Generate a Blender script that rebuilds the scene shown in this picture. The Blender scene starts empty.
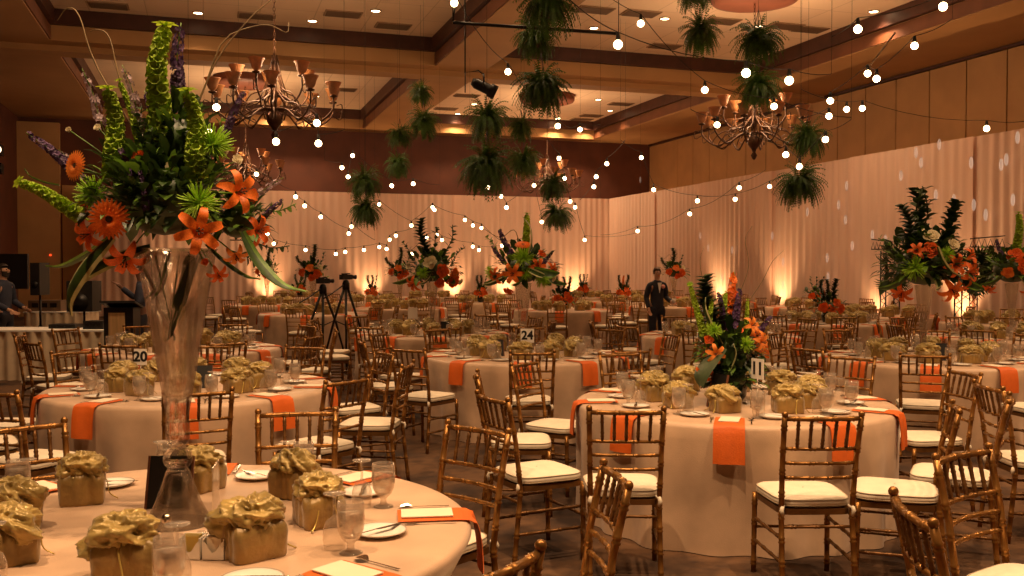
import bpy, bmesh, math, random
from mathutils import Vector, Matrix, Quaternion, noise
R = math.radians; PI = math.pi
sc = bpy.context.scene
COL = sc.collection
F = 950.0; H = 1.66; YH = 268.0; YAW = R(17.9)
CA, SA = math.cos(YAW), math.sin(YAW)

def W(l, d, z=0.0):
    """metres to the right of / ahead of where the photographer stood -> room coordinates"""
    return Vector((l*CA + d*SA, -l*SA + d*CA, z))
def at(px, py, d):
    return W((px-512)/F*d, d, H + (YH-py)/F*d)
def cam_ld(p):
    return (p.x*CA - p.y*SA, p.x*SA + p.y*CA)
def topx(p):
    l, d = cam_ld(p)
    if d < .05: return (9e9, 9e9)
    return (512+F*l/d, YH-F*(p.z-H)/d)

# ------------------------------------------------------------------ materials
def nodes(name):
    m = bpy.data.materials.new(name); m.use_nodes = True
    nt = m.node_tree; nt.nodes.clear()
    out = nt.nodes.new('ShaderNodeOutputMaterial')
    return m, nt, out
def mat(name, col, rough=.5, metal=0., var=.15, scale=8., bump=0., bscale=None, sheen=0., spec=.5, stretch=None, emit=0., trans=0., sss=0.):
    m, nt, out = nodes(name)
    b = nt.nodes.new('ShaderNodeBsdfPrincipled')
    tc = nt.nodes.new('ShaderNodeTexCoord')
    src = tc.outputs['Object']
    if stretch:
        mp = nt.nodes.new('ShaderNodeMapping'); mp.inputs['Scale'].default_value = stretch
        nt.links.new(src, mp.inputs['Vector']); src = mp.outputs['Vector']
    nz = nt.nodes.new('ShaderNodeTexNoise'); nz.inputs['Scale'].default_value = scale; nz.inputs['Detail'].default_value = 3
    nt.links.new(src, nz.inputs['Vector'])
    rp = nt.nodes.new('ShaderNodeValToRGB')
    rp.color_ramp.elements[0].position = .3; rp.color_ramp.elements[1].position = .7
    rp.color_ramp.elements[0].color = (*[c*(1-var) for c in col], 1)
    rp.color_ramp.elements[1].color = (*[min(1, c*(1+var)) for c in col], 1)
    nt.links.new(nz.outputs['Fac'], rp.inputs['Fac'])
    nt.links.new(rp.outputs['Color'], b.inputs['Base Color'])
    b.inputs['Roughness'].default_value = rough; b.inputs['Metallic'].default_value = metal
    b.inputs['Specular IOR Level'].default_value = spec
    if sheen: b.inputs['Sheen Weight'].default_value = sheen
    if emit:
        nt.links.new(rp.outputs['Color'], b.inputs['Emission Color']); b.inputs['Emission Strength'].default_value = emit
    if bump:
        n2 = nt.nodes.new('ShaderNodeTexNoise'); n2.inputs['Scale'].default_value = bscale or scale*4; n2.inputs['Detail'].default_value = 4
        nt.links.new(src, n2.inputs['Vector'])
        bp = nt.nodes.new('ShaderNodeBump'); bp.inputs['Strength'].default_value = bump; bp.inputs['Distance'].default_value = .02
        nt.links.new(n2.outputs['Fac'], bp.inputs['Height']); nt.links.new(bp.outputs['Normal'], b.inputs['Normal'])
    sh = b.outputs['BSDF']
    if trans:
        t = nt.nodes.new('ShaderNodeBsdfTranslucent'); nt.links.new(rp.outputs['Color'], t.inputs['Color'])
        mx = nt.nodes.new('ShaderNodeMixShader'); mx.inputs['Fac'].default_value = trans
        nt.links.new(sh, mx.inputs[1]); nt.links.new(t.outputs['BSDF'], mx.inputs[2]); sh = mx.outputs['Shader']
    nt.links.new(sh, out.inputs['Surface'])
    return m
def emis(name, col, s):
    m, nt, out = nodes(name)
    e = nt.nodes.new('ShaderNodeEmission'); e.inputs['Color'].default_value = (*col, 1); e.inputs['Strength'].default_value = s
    nt.links.new(e.outputs['Emission'], out.inputs['Surface']); return m
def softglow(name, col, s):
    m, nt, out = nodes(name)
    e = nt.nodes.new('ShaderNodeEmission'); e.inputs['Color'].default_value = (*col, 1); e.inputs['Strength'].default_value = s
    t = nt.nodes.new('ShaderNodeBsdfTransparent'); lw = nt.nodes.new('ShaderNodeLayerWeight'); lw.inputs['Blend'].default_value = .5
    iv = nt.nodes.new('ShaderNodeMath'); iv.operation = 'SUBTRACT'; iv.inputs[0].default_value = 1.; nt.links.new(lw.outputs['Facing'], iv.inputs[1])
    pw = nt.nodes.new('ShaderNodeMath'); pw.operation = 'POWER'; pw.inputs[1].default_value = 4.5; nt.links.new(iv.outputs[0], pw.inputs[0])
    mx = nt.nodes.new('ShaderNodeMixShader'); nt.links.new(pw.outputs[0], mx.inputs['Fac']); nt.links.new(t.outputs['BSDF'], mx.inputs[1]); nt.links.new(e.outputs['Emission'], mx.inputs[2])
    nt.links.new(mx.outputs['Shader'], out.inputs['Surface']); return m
def glass(name, tint, haze=.0, lo=.06, hi=.75, rough=.03, clear=1., bump=.12, bs=30, edge=.30):
    m, nt, out = nodes(name)
    t = nt.nodes.new('ShaderNodeBsdfTransparent'); t.inputs['Color'].default_value = (*tint, 1)
    g = nt.nodes.new('ShaderNodeBsdfGlossy'); g.inputs['Roughness'].default_value = rough; g.inputs['Color'].default_value = (1, .95, .88, 1)
    lw = nt.nodes.new('ShaderNodeLayerWeight'); lw.inputs['Blend'].default_value = .35
    mr = nt.nodes.new('ShaderNodeMapRange'); mr.inputs['To Min'].default_value = lo; mr.inputs['To Max'].default_value = hi
    pw = nt.nodes.new('ShaderNodeMath'); pw.operation = 'POWER'; pw.inputs[1].default_value = 1.7
    nt.links.new(lw.outputs['Facing'], pw.inputs[0]); nt.links.new(pw.outputs[0], mr.inputs['Value'])
    mx = nt.nodes.new('ShaderNodeMixShader'); nt.links.new(mr.outputs['Result'], mx.inputs['Fac'])
    nt.links.new(t.outputs['BSDF'], mx.inputs[1]); nt.links.new(g.outputs['BSDF'], mx.inputs[2])
    nz = nt.nodes.new('ShaderNodeTexNoise'); nz.inputs['Scale'].default_value = bs
    bp = nt.nodes.new('ShaderNodeBump'); bp.inputs['Strength'].default_value = bump; bp.inputs['Distance'].default_value = .01
    nt.links.new(nz.outputs['Fac'], bp.inputs['Height']); nt.links.new(bp.outputs['Normal'], g.inputs['Normal'])
    sh = mx.outputs['Shader']
    if haze:
        d = nt.nodes.new('ShaderNodeBsdfDiffuse'); d.inputs['Color'].default_value = (.8, .72, .62, 1)
        m2 = nt.nodes.new('ShaderNodeMixShader')
        hz = nt.nodes.new('ShaderNodeMapRange'); hz.inputs['To Min'].default_value = haze; hz.inputs['To Max'].default_value = haze+edge
        p4 = nt.nodes.new('ShaderNodeMath'); p4.operation = 'POWER'; p4.inputs[1].default_value = 4.; nt.links.new(lw.outputs['Facing'], p4.inputs[0])
        nt.links.new(p4.outputs[0], hz.inputs['Value']); nt.links.new(hz.outputs['Result'], m2.inputs['Fac'])
        nt.links.new(sh, m2.inputs[1]); nt.links.new(d.outputs['BSDF'], m2.inputs[2]); sh = m2.outputs['Shader']
    nt.links.new(sh, out.inputs['Surface']); return m

M = dict(
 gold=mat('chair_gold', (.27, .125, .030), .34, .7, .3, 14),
 gold_dk=mat('chair_gold_dark', (.16, .072, .020), .40, .55, .3, 14),  # darker, duller gold for seat frame, spindles and stretchers
 ivory=mat('ivory_cushion', (.78, .68, .52), .75, 0, .06, 10, .15, 60),
 piping=mat('cushion_piping', (.42, .33, .22), .8),
 cloth=mat('champagne_satin', (.56, .375, .24), .44, 0, .16, 4, .14, 200, sheen=.2),
 napkin=mat('orange_napkin', (.64, .115, .006), .65, 0, .10, 9, .15, 120),
 card=mat('cream_card', (.80, .68, .50), .7, 0, .04),
 china=mat('white_china', (.80, .74, .65), .2, 0, .03),
 china_rim=mat('plate_rim_band', (.45, .36, .27), .25, 0, .1),
 silver=mat('cutlery_steel', (.55, .47, .38), .2, 1., .1),
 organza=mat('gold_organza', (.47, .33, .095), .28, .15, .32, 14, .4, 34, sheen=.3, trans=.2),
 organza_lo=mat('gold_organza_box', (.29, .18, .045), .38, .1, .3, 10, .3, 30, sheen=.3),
 ribbon=mat('gold_ribbon', (.62, .46, .12), .3, .4),
 black=mat('black_board', (.008, .007, .006), .5, 0, .2),
 blackmetal=mat('black_metal', (.012, .010, .009), .4, .4, .2),
 white=mat('white_paper', (.85, .80, .72), .7, 0, .03),
 ink=mat('black_ink', (.006, .005, .005), .7, 0, .05),
 drape=mat('sheer_drape', (.80, .555, .43), .85, 0, .05, 2.0, .08, 30, sheen=.2, stretch=(3, 3, .25), trans=.3),
 skirt=mat('table_skirt', (.78, .62, .42), .75, 0, .1, 5),
 tan=mat('tan_wall_panel', (.50, .28, .115), .7, 0, .1, 1.2),
 soffit=mat('tan_soffit_paint', (.46, .25, .10), .75, 0, .08, .8),
 maroon=mat('dark_maroon_wall', (.105, .03, .014), .7, 0, .2, 1.5),
 darkwood=mat('dark_crown_wood', (.060, .018, .010), .5, 0, .25, 3),
 brownwood=mat('brown_riser', (.16, .055, .022), .55, 0, .2, 2),
 seam=mat('seam_black', (.02, .012, .008), .8),
 medal=mat('medallion_red', (.20, .06, .03), .6, 0, .15, 2),
 iron=mat('rust_iron', (.085, .035, .014), .5, .5, .3, 12),
 amber=mat('amber_shade', (.38, .155, .05), .5, 0, .25, 9, emit=.08, trans=.4),
 vent=mat('vent_grille', (.16, .095, .055), .6, .2, .2, 4, stretch=(1, 30, 1)),
 ventframe=mat('vent_frame', (.33, .21, .12), .6),
 suit=mat('dark_suit', (.014, .014, .024), .75, 0, .2, 10),
 shirt=mat('dark_blue_shirt', (.03, .035, .06), .8, 0, .2, 10),
 skin=mat('warm_skin', (.56, .31, .19), .55, 0, .06, 10),
 skin_dk=mat('brown_skin', (.17, .075, .04), .55, 0, .06, 10),
 hair=mat('dark_hair', (.02, .012, .008), .6, 0, .3, 30),
 hair_br=mat('brown_hair', (.10, .045, .02), .6, 0, .3, 30),
 pink=mat('pink_flower', (.85, .35, .28), .6),
 lectern=mat('pale_lectern_wood', (.60, .38, .17), .45, 0, .2, 3, stretch=(8, 8, .6)),
 orange=mat('orange_petal', (.90, .19, .018), .5, 0, .18, 14, trans=.25),
 deeporange=mat('deep_orange_petal', (.85, .155, .018), .5, 0, .2, 14, trans=.25),
 peach=mat('peach_petal', (.92, .27, .04), .55, 0, .15, 14, trans=.25),
 cream=mat('cream_petal', (.80, .70, .45), .6, 0, .1, 14, trans=.25),
 lime=mat('lime_petal', (.42, .68, .045), .5, 0, .25, 18, trans=.3),
 bell=mat('bells_green', (.44, .60, .035), .5, 0, .35, 24, trans=.3),
 purple=mat('purple_floret', (.085, .035, .11), .6, 0, .4, 20, trans=.15),
 lilac=mat('pale_lilac_floret', (.34, .24, .26), .6, 0, .3, 20, trans=.15),
 leaf=mat('dark_leaf', (.028, .058, .010), .42, 0, .45, 9, trans=.15),
 leaf_mid=mat('mid_green_leaf', (.11, .22, .02), .45, 0, .4, 9, trans=.2),
 leaf_edge=mat('pale_leaf_margin', (.50, .48, .22), .45, 0, .15, 9, trans=.2),
 leaf_gray=mat('grey_green_leaf', (.060, .085, .040), .4, 0, .3, 6, trans=.1),
 fern=mat('fern_green', (.058, .125, .013), .5, 0, .5, 6, trans=.3),
 twig=mat('willow_twig', (.20, .13, .05), .6, 0, .3, 9),
 brown=mat('flower_centre', (.06, .03, .01), .8, 0, .3, 40),
 wire=mat('black_cable', (.015, .012, .010), .7),
 bulb=emis('warm_bulb', (1., .68, .34), 16.),
 down=emis('downlight_lens', (1., .70, .38), 14.),
 lightspot=softglow('painted_light_spot', (1., .66, .46), .50),  # soft emission painted in for the light spots on the side drapes
 redled=emis('red_indicator', (1., .06, .01), 1.5),
 lens=emis('lamp_lens', (1., .72, .45), 3.0),
 upl=emis('uplight_lens', (1., .55, .18), 20.),
 vase=glass('clear_vase_glass', (.84, .80, .74), .055, .16, 1., bump=.5, bs=45, edge=.50),
 tumbler=glass('goblet_glass', (.93, .91, .88), .10, .06, .85),
 acrylic=glass('clear_acrylic', (.95, .93, .90), .02, .05, .6),
 water=glass('iced_water', (.86, .83, .80), .12, .05, .5, .1),
 darkvase=mat('dark_glass_vase', (.02, .025, .012), .1, 0, .2),
)
# carpet with a mottled pattern
def carpet():
    m, nt, out = nodes('brown_carpet')
    b = nt.nodes.new('ShaderNodeBsdfPrincipled'); b.inputs['Roughness'].default_value = .95
    tc = nt.nodes.new('ShaderNodeTexCoord')
    vo = nt.nodes.new('ShaderNodeTexVoronoi'); vo.inputs['Scale'].default_value = 2.2
    nz = nt.nodes.new('ShaderNodeTexNoise'); nz.inputs['Scale'].default_value = 9; nz.inputs['Detail'].default_value = 6
    ad = nt.nodes.new('ShaderNodeMath'); ad.operation = 'MULTIPLY'
    rp = nt.nodes.new('ShaderNodeValToRGB')
    rp.color_ramp.elements[0].position = .08; rp.color_ramp.elements[0].color = (.022, .009, .0035, 1)
    rp.color_ramp.elements[1].position = .40; rp.color_ramp.elements[1].color = (.115, .055, .022, 1)
    for n in (vo, nz): nt.links.new(tc.outputs['Object'], n.inputs['Vector'])
    nt.links.new(vo.outputs['Distance'], ad.inputs[0]); nt.links.new(nz.outputs['Fac'], ad.inputs[1])
    nt.links.new(ad.outputs[0], rp.inputs['Fac']); nt.links.new(rp.outputs['Color'], b.inputs['Base Color'])
    nt.links.new(b.outputs['BSDF'], out.inputs['Surface']); return m
def lead_glass():
    m, nt, out = nodes('lead_crystal')
    g = nt.nodes.new('ShaderNodeBsdfGlass'); g.inputs['IOR'].default_value = 1.47; g.inputs['Roughness'].default_value = .01; g.inputs['Color'].default_value = (.97, .95, .92, 1)
    t = nt.nodes.new('ShaderNodeBsdfTransparent'); t.inputs['Color'].default_value = (.93, .91, .88, 1)
    nz = nt.nodes.new('ShaderNodeTexNoise'); nz.inputs['Scale'].default_value = 38
    bp = nt.nodes.new('ShaderNodeBump'); bp.inputs['Strength'].default_value = .035; bp.inputs['Distance'].default_value = .01
    nt.links.new(nz.outputs['Fac'], bp.inputs['Height']); nt.links.new(bp.outputs['Normal'], g.inputs['Normal'])
    mx = nt.nodes.new('ShaderNodeMixShader'); mx.inputs['Fac'].default_value = .46
    nt.links.new(t.outputs['BSDF'], mx.inputs[1]); nt.links.new(g.outputs['BSDF'], mx.inputs[2]); nt.links.new(mx.outputs['Shader'], out.inputs['Surface']); return m
M['lead'] = lead_glass()
M['carpet'] = carpet()
def tiles():
    m, nt, out = nodes('ceiling_tile')
    b = nt.nodes.new('ShaderNodeBsdfPrincipled'); b.inputs['Roughness'].default_value = .9
    tc = nt.nodes.new('ShaderNodeTexCoord')
    br = nt.nodes.new('ShaderNodeTexBrick'); br.offset = 0; br.inputs['Scale'].default_value = 1.
    br.inputs['Brick Width'].default_value = 1.22; br.inputs['Row Height'].default_value = 1.22; br.inputs['Mortar Size'].default_value = .012
    br.inputs['Color1'].default_value = (.78, .58, .40, 1); br.inputs['Color2'].default_value = (.74, .54, .37, 1); br.inputs['Mortar'].default_value = (.58, .41, .27, 1)
    nt.links.new(tc.outputs['Object'], br.inputs['Vector']); nt.links.new(br.outputs['Color'], b.inputs['Base Color'])
    nt.links.new(b.outputs['BSDF'], out.inputs['Surface']); return m
M['tile'] = tiles()

# ------------------------------------------------------------------ mesh helpers
class MB:
    def __init__(s): s.v = []; s.f = []; s.m = []; s.sm = []
    def add(s, vs, fs, mi=0, smooth=True):
        o = len(s.v); s.v.extend([tuple(x) for x in vs])
        for f in fs:
            s.f.append(tuple(o+i for i in f)); s.m.append(mi); s.sm.append(smooth)
    def box(s, c, d, mi=0, rot=None):
        c = Vector(c); hx, hy, hz = d[0]/2, d[1]/2, d[2]/2
        vs = [Vector((x*hx, y*hy, z*hz)) for z in (-1, 1) for y in (-1, 1) for x in (-1, 1)]
        if rot is not None: vs = [rot @ v for v in vs]
        s.add([c+v for v in vs], [(0, 2, 3, 1), (4, 5, 7, 6), (0, 1, 5, 4), (2, 6, 7, 3), (0, 4, 6, 2), (1, 3, 7, 5)], mi, False)
    def tube(s, pts, rad, n=6, mi=0, cap=True):
        pts = [Vector(p) for p in pts]; k = len(pts)
        if not hasattr(rad, '__len__'): rad = [rad]*k
        t0 = (pts[1]-pts[0]).normalized()
        u = t0.orthogonal().normalized()
        vs = []
        for i, p in enumerate(pts):
            t = (pts[min(i+1, k-1)]-pts[max(i-1, 0)])
            t = t.normalized() if t.length > 1e-9 else t0
            u = (u - t*u.dot(t)); u = u.normalized() if u.length > 1e-6 else t.orthogonal().normalized()
            w = t.cross(u)
            for j in range(n):
                a = 2*PI*j/n
                vs.append(p + (u*math.cos(a)+w*math.sin(a))*rad[i])
        fs = [(i*n+j, i*n+(j+1) % n, (i+1)*n+(j+1) % n, (i+1)*n+j) for i in range(k-1) for j in range(n)]
        if cap: fs += [tuple(range(n-1, -1, -1)), tuple((k-1)*n+j for j in range(n))]
        s.add(vs, fs, mi)
    def lathe(s, prof, n=16, c=(0, 0, 0), mi=0, fn=None):
        vs = []; k = len(prof)
        for i, (r, z) in enumerate(prof):
            for j in range(n):
                a = 2*PI*j/n; rr = max(r, 1e-4)
                if fn: rr, zz = fn(a, rr, z, i)
                else: zz = z
                vs.append((c[0]+rr*math.cos(a), c[1]+rr*math.sin(a), c[2]+zz))
        s.add(vs, [(i*n+j, i*n+(j+1) % n, (i+1)*n+(j+1) % n, (i+1)*n+j) for i in range(k-1) for j in range(n)], mi)
    def grid(s, fn, nu, nv, mi=0, smooth=True):
        vs = [fn(i/nu, j/nv) for j in range(nv+1) for i in range(nu+1)]
        w = nu+1
        s.add(vs, [(j*w+i, j*w+i+1, (j+1)*w+i+1, (j+1)*w+i) for j in range(nv) for i in range(nu)], mi, smooth)
    def strip(s, pts, wid, nrm, mi=0, fold=0.):
        """a leaf blade: centre line pts, half widths wid, roughly facing nrm"""
        pts = [Vector(p) for p in pts]; k = len(pts); vs = []
        for i, p in enumerate(pts):
            t = (pts[min(i+1, k-1)]-pts[max(i-1, 0)]).normalized()
            sd = t.cross(nrm); sd = sd.normalized() if sd.length > 1e-6 else t.orthogonal()
            up = sd.cross(t)
            vs += [p-sd*wid[i]+up*fold*wid[i], p, p+sd*wid[i]+up*fold*wid[i]]
        fs = []
        for i in range(k-1):
            a = i*3; b = a+3
            fs += [(a, a+1, b+1, b), (a+1, a+2, b+2, b+1)]
        s.add(vs, fs, mi)
    def sphere(s, c, r, n=10, mi=0, sc_=(1, 1, 1)):
        prof = [(r*math.sin(PI*i/n), -r*math.cos(PI*i/n)) for i in range(n+1)]
        m2 = MB(); m2.lathe(prof, n*2 if n < 8 else n+4)
        s.add([(c[0]+v[0]*sc_[0], c[1]+v[1]*sc_[1], c[2]+v[2]*sc_[2]) for v in m2.v], m2.f, mi)
    def merge(s, o, mtx=None, mi=None):
        vs = [mtx @ Vector(v) for v in o.v] if mtx is not None else o.v
        b = len(s.v); s.v.extend([tuple(v) for v in vs])
        for f, m, sm in zip(o.f, o.m, o.sm):
            s.f.append(tuple(b+i for i in f)); s.m.append(m if mi is None else mi); s.sm.append(sm)
    def mesh(s, name, mats):
        me = bpy.data.meshes.new(name)
        me.from_pydata(s.v, [], s.f)
        for m in (mats if isinstance(mats, (list, tuple)) else [mats]): me.materials.append(M[m] if isinstance(m, str) else m)
        me.polygons.foreach_set('material_index', s.m); me.polygons.foreach_set('use_smooth', s.sm)
        me.update(); return me

def ob(name, me, parent=None, loc=None, rot=None, scl=None, mtx=None):
    o = bpy.data.objects.new(name, me); COL.objects.link(o)
    if parent is not None: o.parent = parent
    if mtx is not None: o.matrix_basis = mtx
    else:
        if loc is not None: o.location = loc
        if rot is not None: o.rotation_euler = rot
        if scl is not None: o.scale = (scl,)*3 if not hasattr(scl, '__len__') else scl
    return o
def tag(o, label, cat, group=None):
    o['label'] = label; o['category'] = cat
    if group: o['group'] = group
    return o
def thing(name, label, cat, loc=(0, 0, 0), rotz=0., group=None, scl=None):
    o = ob(name, None, None, loc, (0, 0, rotz), scl); return tag(o, label, cat, group)
def struct(name, mb, mats):
    o = ob(name, mb.mesh(name, mats)); o['kind'] = 'structure'; return o
def boxmb(*bs):
    m = MB()
    for c, d in bs: m.box(c, d)
    return m
def frame_to(direction, up=(0, 0, 1)):
    """rotation whose local +Z points along direction"""
    return Vector(direction).normalized().to_track_quat('Z', 'Y').to_matrix().to_4x4()
def TRS(p, dirn, s=1., spin=0.):
    return Matrix.Translation(p) @ frame_to(dirn) @ Matrix.Rotation(spin, 4, 'Z') @ Matrix.Diagonal((s, s, s, 1))
def copy_tree(o, label=None, loc=None, rotz=None):
    r = o.copy(); COL.objects.link(r)
    for ch in o.children:
        c = ch.copy(); COL.objects.link(c); c.parent = r
        for g in ch.children:
            d = g.copy(); COL.objects.link(d); d.parent = c
    if label: r['label'] = label
    if loc is not None: r.location = loc
    if rotz is not None: r.rotation_euler = (0, 0, rotz)
    return r

# ------------------------------------------------------------------ the room
XL, XR, YB, Y0 = -6.0, 17.6, 35.9, -5.5
ZS, ZM, ZC = 6.78, 7.12, 7.46
fl = MB(); fl.box(((XL+XR)/2, (Y0+YB)/2, -.05), (XR-XL+.6, YB-Y0+.6, .1)); struct('floor', fl, 'carpet')
wb = MB(); wb.box(((XL+XR)/2, YB+.1, 3.65), (XR-XL+.4, .2, 7.3)); struct('wall_back', wb, 'maroon')
wl = MB(); wl.box((XL-.1, (Y0+YB)/2, 3.65), (.2, YB-Y0, 7.3)); struct('wall_left', wl, 'maroon')
pil = MB(); pil.box((-5.35, YB-.16, 3.3), (1.3, .3, 6.6)); pil.box((-3.0, YB-.06, 2.25), (3.3, .1, 4.5)); struct('trim_1', pil, 'tan')
# right wall: dark backing, tan operable panels, rail above, plain tan band over the rail
wr = MB(); wr.box((XR+.12, (Y0+YB)/2, 3.65), (.2, YB-Y0, 7.3))
struct('wall_right', wr, 'seam')
pn = MB(); pw = .07*XR; y = YB-.05
while y-pw > Y0:
    pn.box((XR, y-pw/2, 3.34), (.06, pw-.035, 6.68)); y -= pw
struct('wall_right_panel', pn, 'tan')
rl = MB(); rl.box((XR-.02, (Y0+YB)/2, 6.73), (.12, YB-Y0, .07)); struct('trim_2', rl, 'darkwood')
# ceiling: soffit beams around four coffers per row
XB = [(XL, -3.3), (5.6, 6.95), (14.8, XR+.1)]
YBM = [(Y0, -1.5), (9.6, 11.0), (23.6, 25.2), (35.1, YB)]
cl = MB()
for a, b in XB: cl.box(((a+b)/2, (Y0+YB)/2, (ZS+ZC)/2+.1), (b-a, YB-Y0, ZC-ZS+.2))
CX = [(-3.3, 5.6), (6.95, 14.8)]; CY = [(-1.5, 9.6), (11.0, 23.6), (25.2, 35.1)]
for a, b in YBM:
    for x0, x1 in CX: cl.box(((x0+x1)/2, (a+b)/2, (ZS+ZC)/2+.1), (x1-x0, b-a, ZC-ZS+.2))
struct('ceiling', cl, 'soffit')
tr = MB()
for yy in (10.3, 24.4): tr.box(((XL+XR)/2, yy, ZS-.07), (XR-XL-.1, .62, .14))
struct('trim_3', tr, 'soffit')
i = 4
for x0, x1 in CX:
    for y0, y1 in CY:
        t = MB(); cx, cy = (x0+x1)/2, (y0+y1)/2; w = .14
        zz = (ZM+ZC)/2; hh = ZC-ZM
        t.box((x0+w/2, cy, zz), (w, y1-y0, hh)); t.box((x1-w/2, cy, zz), (w, y1-y0, hh))
        t.box((cx, y0+w/2, zz), (x1-x0-2*w, w, hh)); t.box((cx, y1-w/2, zz), (x1-x0-2*w, w, hh))
        struct('trim_%d' % i, t, 'darkwood'); i += 1
        c = MB(); c.box((cx, cy, ZC+.03), (x1-x0, y1-y0, .06)); struct('ceiling_coffer', c, 'tile')
        # the middle-brown riser on the left and right faces
        t = MB(); t.box((x0+.02, cy, (ZS+ZM)/2), (.04, y1-y0, ZM-ZS-.05)); t.box((x1-.02, cy, (ZS+ZM)/2), (.04, y1-y0, ZM-ZS-.05))
        struct('trim_%d' % i, t, 'brownwood'); i += 1
# left soffit drop (dark bulkhead at the stage side)
t = MB(); t.box((-5.2, 13.0, 6.2), (1.6, 21, .8)); struct('trim_%d' % i, t, 'brownwood')

# ------------------------------------------------------------------ pleated drapes
def drape_mb(length, h, seed):
    rng = random.Random(seed); xs = []; x = 0.
    ph = 0.; pts = []; st = .045
    n = int(length/st); f = 1.
    for k in range(n+1):
        u = k/n*length
        ph += st*2*PI/(.20+.16*(.5+.5*noise.noise(Vector((u*.9, seed*3.1, 0)))))
        en = min(1, u/.7, (length-u)/.7); pts.append((u, en*(0.026*math.sin(ph)+.07*noise.noise(Vector((u*1.3, seed, 5))))))
    mb = MB(); vs = []; rows = [0, .12, .55, 1.]
    for r in rows:
        for (u, d) in pts: vs.append((u, d*(1.15-.75*r*r), .02+(h-.02)*r))
    w = len(pts)
    mb.add(vs, [(j*w+i, j*w+i+1, (j+1)*w+i+1, (j+1)*w+i) for j in range(len(rows)-1) for i in range(w-1)])
    return mb
ORD = ['first', 'second', 'third', 'fourth', 'fifth', 'sixth', 'seventh', 'eighth', 'ninth', 'tenth', 'eleventh', 'twelfth']
DX, DY = 15.35, 34.9
nb = 6; x0 = -3.9; lw = (DX-x0)/nb
for k in range(nb):
    o = ob('drape_panel', drape_mb(lw+.3, 4.42, 11+k).mesh('drape_panel', 'drape'), None, (x0+k*lw, DY+.065*(k % 2), 0))
    tag(o, 'sheer pleated drape hung along the back wall, %s panel from the left' % ORD[k], 'drape', 'back wall drapes')
nr = 9; yl = (DY-1.5)/nr
for k in range(nr):
    o = ob('drape_panel', drape_mb(yl+.3, 4.42, 31+k).mesh('drape_panel', 'drape'), None, (DX+.065*(k % 2), DY-k*yl, 0), (0, 0, -PI/2))
    tag(o, 'sheer pleated drape hung along the tall panelled wall, %s from the far corner' % ORD[k], 'drape', 'side wall drapes')

# ------------------------------------------------------------------ ceiling fittings
def light(name, typ, loc, energy, col, **kw):
    l = bpy.data.lights.new(name, typ); l.energy = energy; l.color = col
    for k, v in kw.items(): setattr(l, k, v)
    o = bpy.data.objects.new(name, l); COL.objects.link(o); o.location = loc; return o
WARM = (1., .63, .34)
dl_px = [(200, 14), (313.5, 22), (376.5, 12), (317, 96.6), (311, 110), (270, 114.5), (474.5, 104.5), (455, 116), (593.5, 29), (664, 19.7), (598, 100), (609.7, 111), (558, 118.4), (583, 122.4), (541, 126), (758, 27.4), (875, 13)]
ring = MB(); ring.lathe([(.13, 0), (.13, -.02), (.105, -.025), (.10, 0)], 16)
ring_me = ring.mesh('downlight_ring', 'ventframe')
len_ = MB(); len_.lathe([(0, -.012), (.10, -.012)], 16); len_me = len_.mesh('downlight_lens', 'down')
dls = []
for px, py in dl_px:
    d = F*(ZC-H)/(YH-py); dls.append(at(px, py, d))
dls.sort(key=lambda p: topx(p)[0])
cof = {(0, 1): 'near chandelier coffer', (0, 2): 'far left ceiling coffer', (1, 1): 'red medallion coffer', (1, 2): 'far middle ceiling coffer', (0, 0): 'coffer overhead', (1, 0): 'coffer overhead'}
cnt = {}
def spotat(p, e):
    light('downlight_or_fill_lamp', 'SPOT', p-Vector((0, 0, .06)), e, WARM, spot_size=R(115), spot_blend=.9, shadow_soft_size=.09)
for p in dls:
    key = (0 if p.x < 6 else 1, 0 if p.y < 10.3 else 1 if p.y < 24.4 else 2)
    q = Vector((min(max(p.x, CX[key[0]][0]+.4), CX[key[0]][1]-.4), min(max(p.y, CY[key[1]][0]+.4), CY[key[1]][1]-.4), ZC-.001))
    cnt[key] = cnt.get(key, 0)+1
    t = thing('recessed_downlight', 'glowing round downlight in the %s, %s from the left' % (cof[key], ORD[cnt[key]-1]), 'downlight', q, 0, 'ceiling downlights')
    ob('trim_ring', ring_me, t); ob('lens', len_me, t)
    spotat(q, 230)
# downlights over the photographer, outside the frame: lamps only at their fittings
k = 0
for x0, x1 in CX:
    for fx in (.2, .5, .8):
        for yy in (2.2, 6.5, 12.5):
            spotat(Vector((x0+(x1-x0)*fx, yy, ZC)), 860 if yy < 3 else 300 if yy < 7 else 150); k += 1

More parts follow.
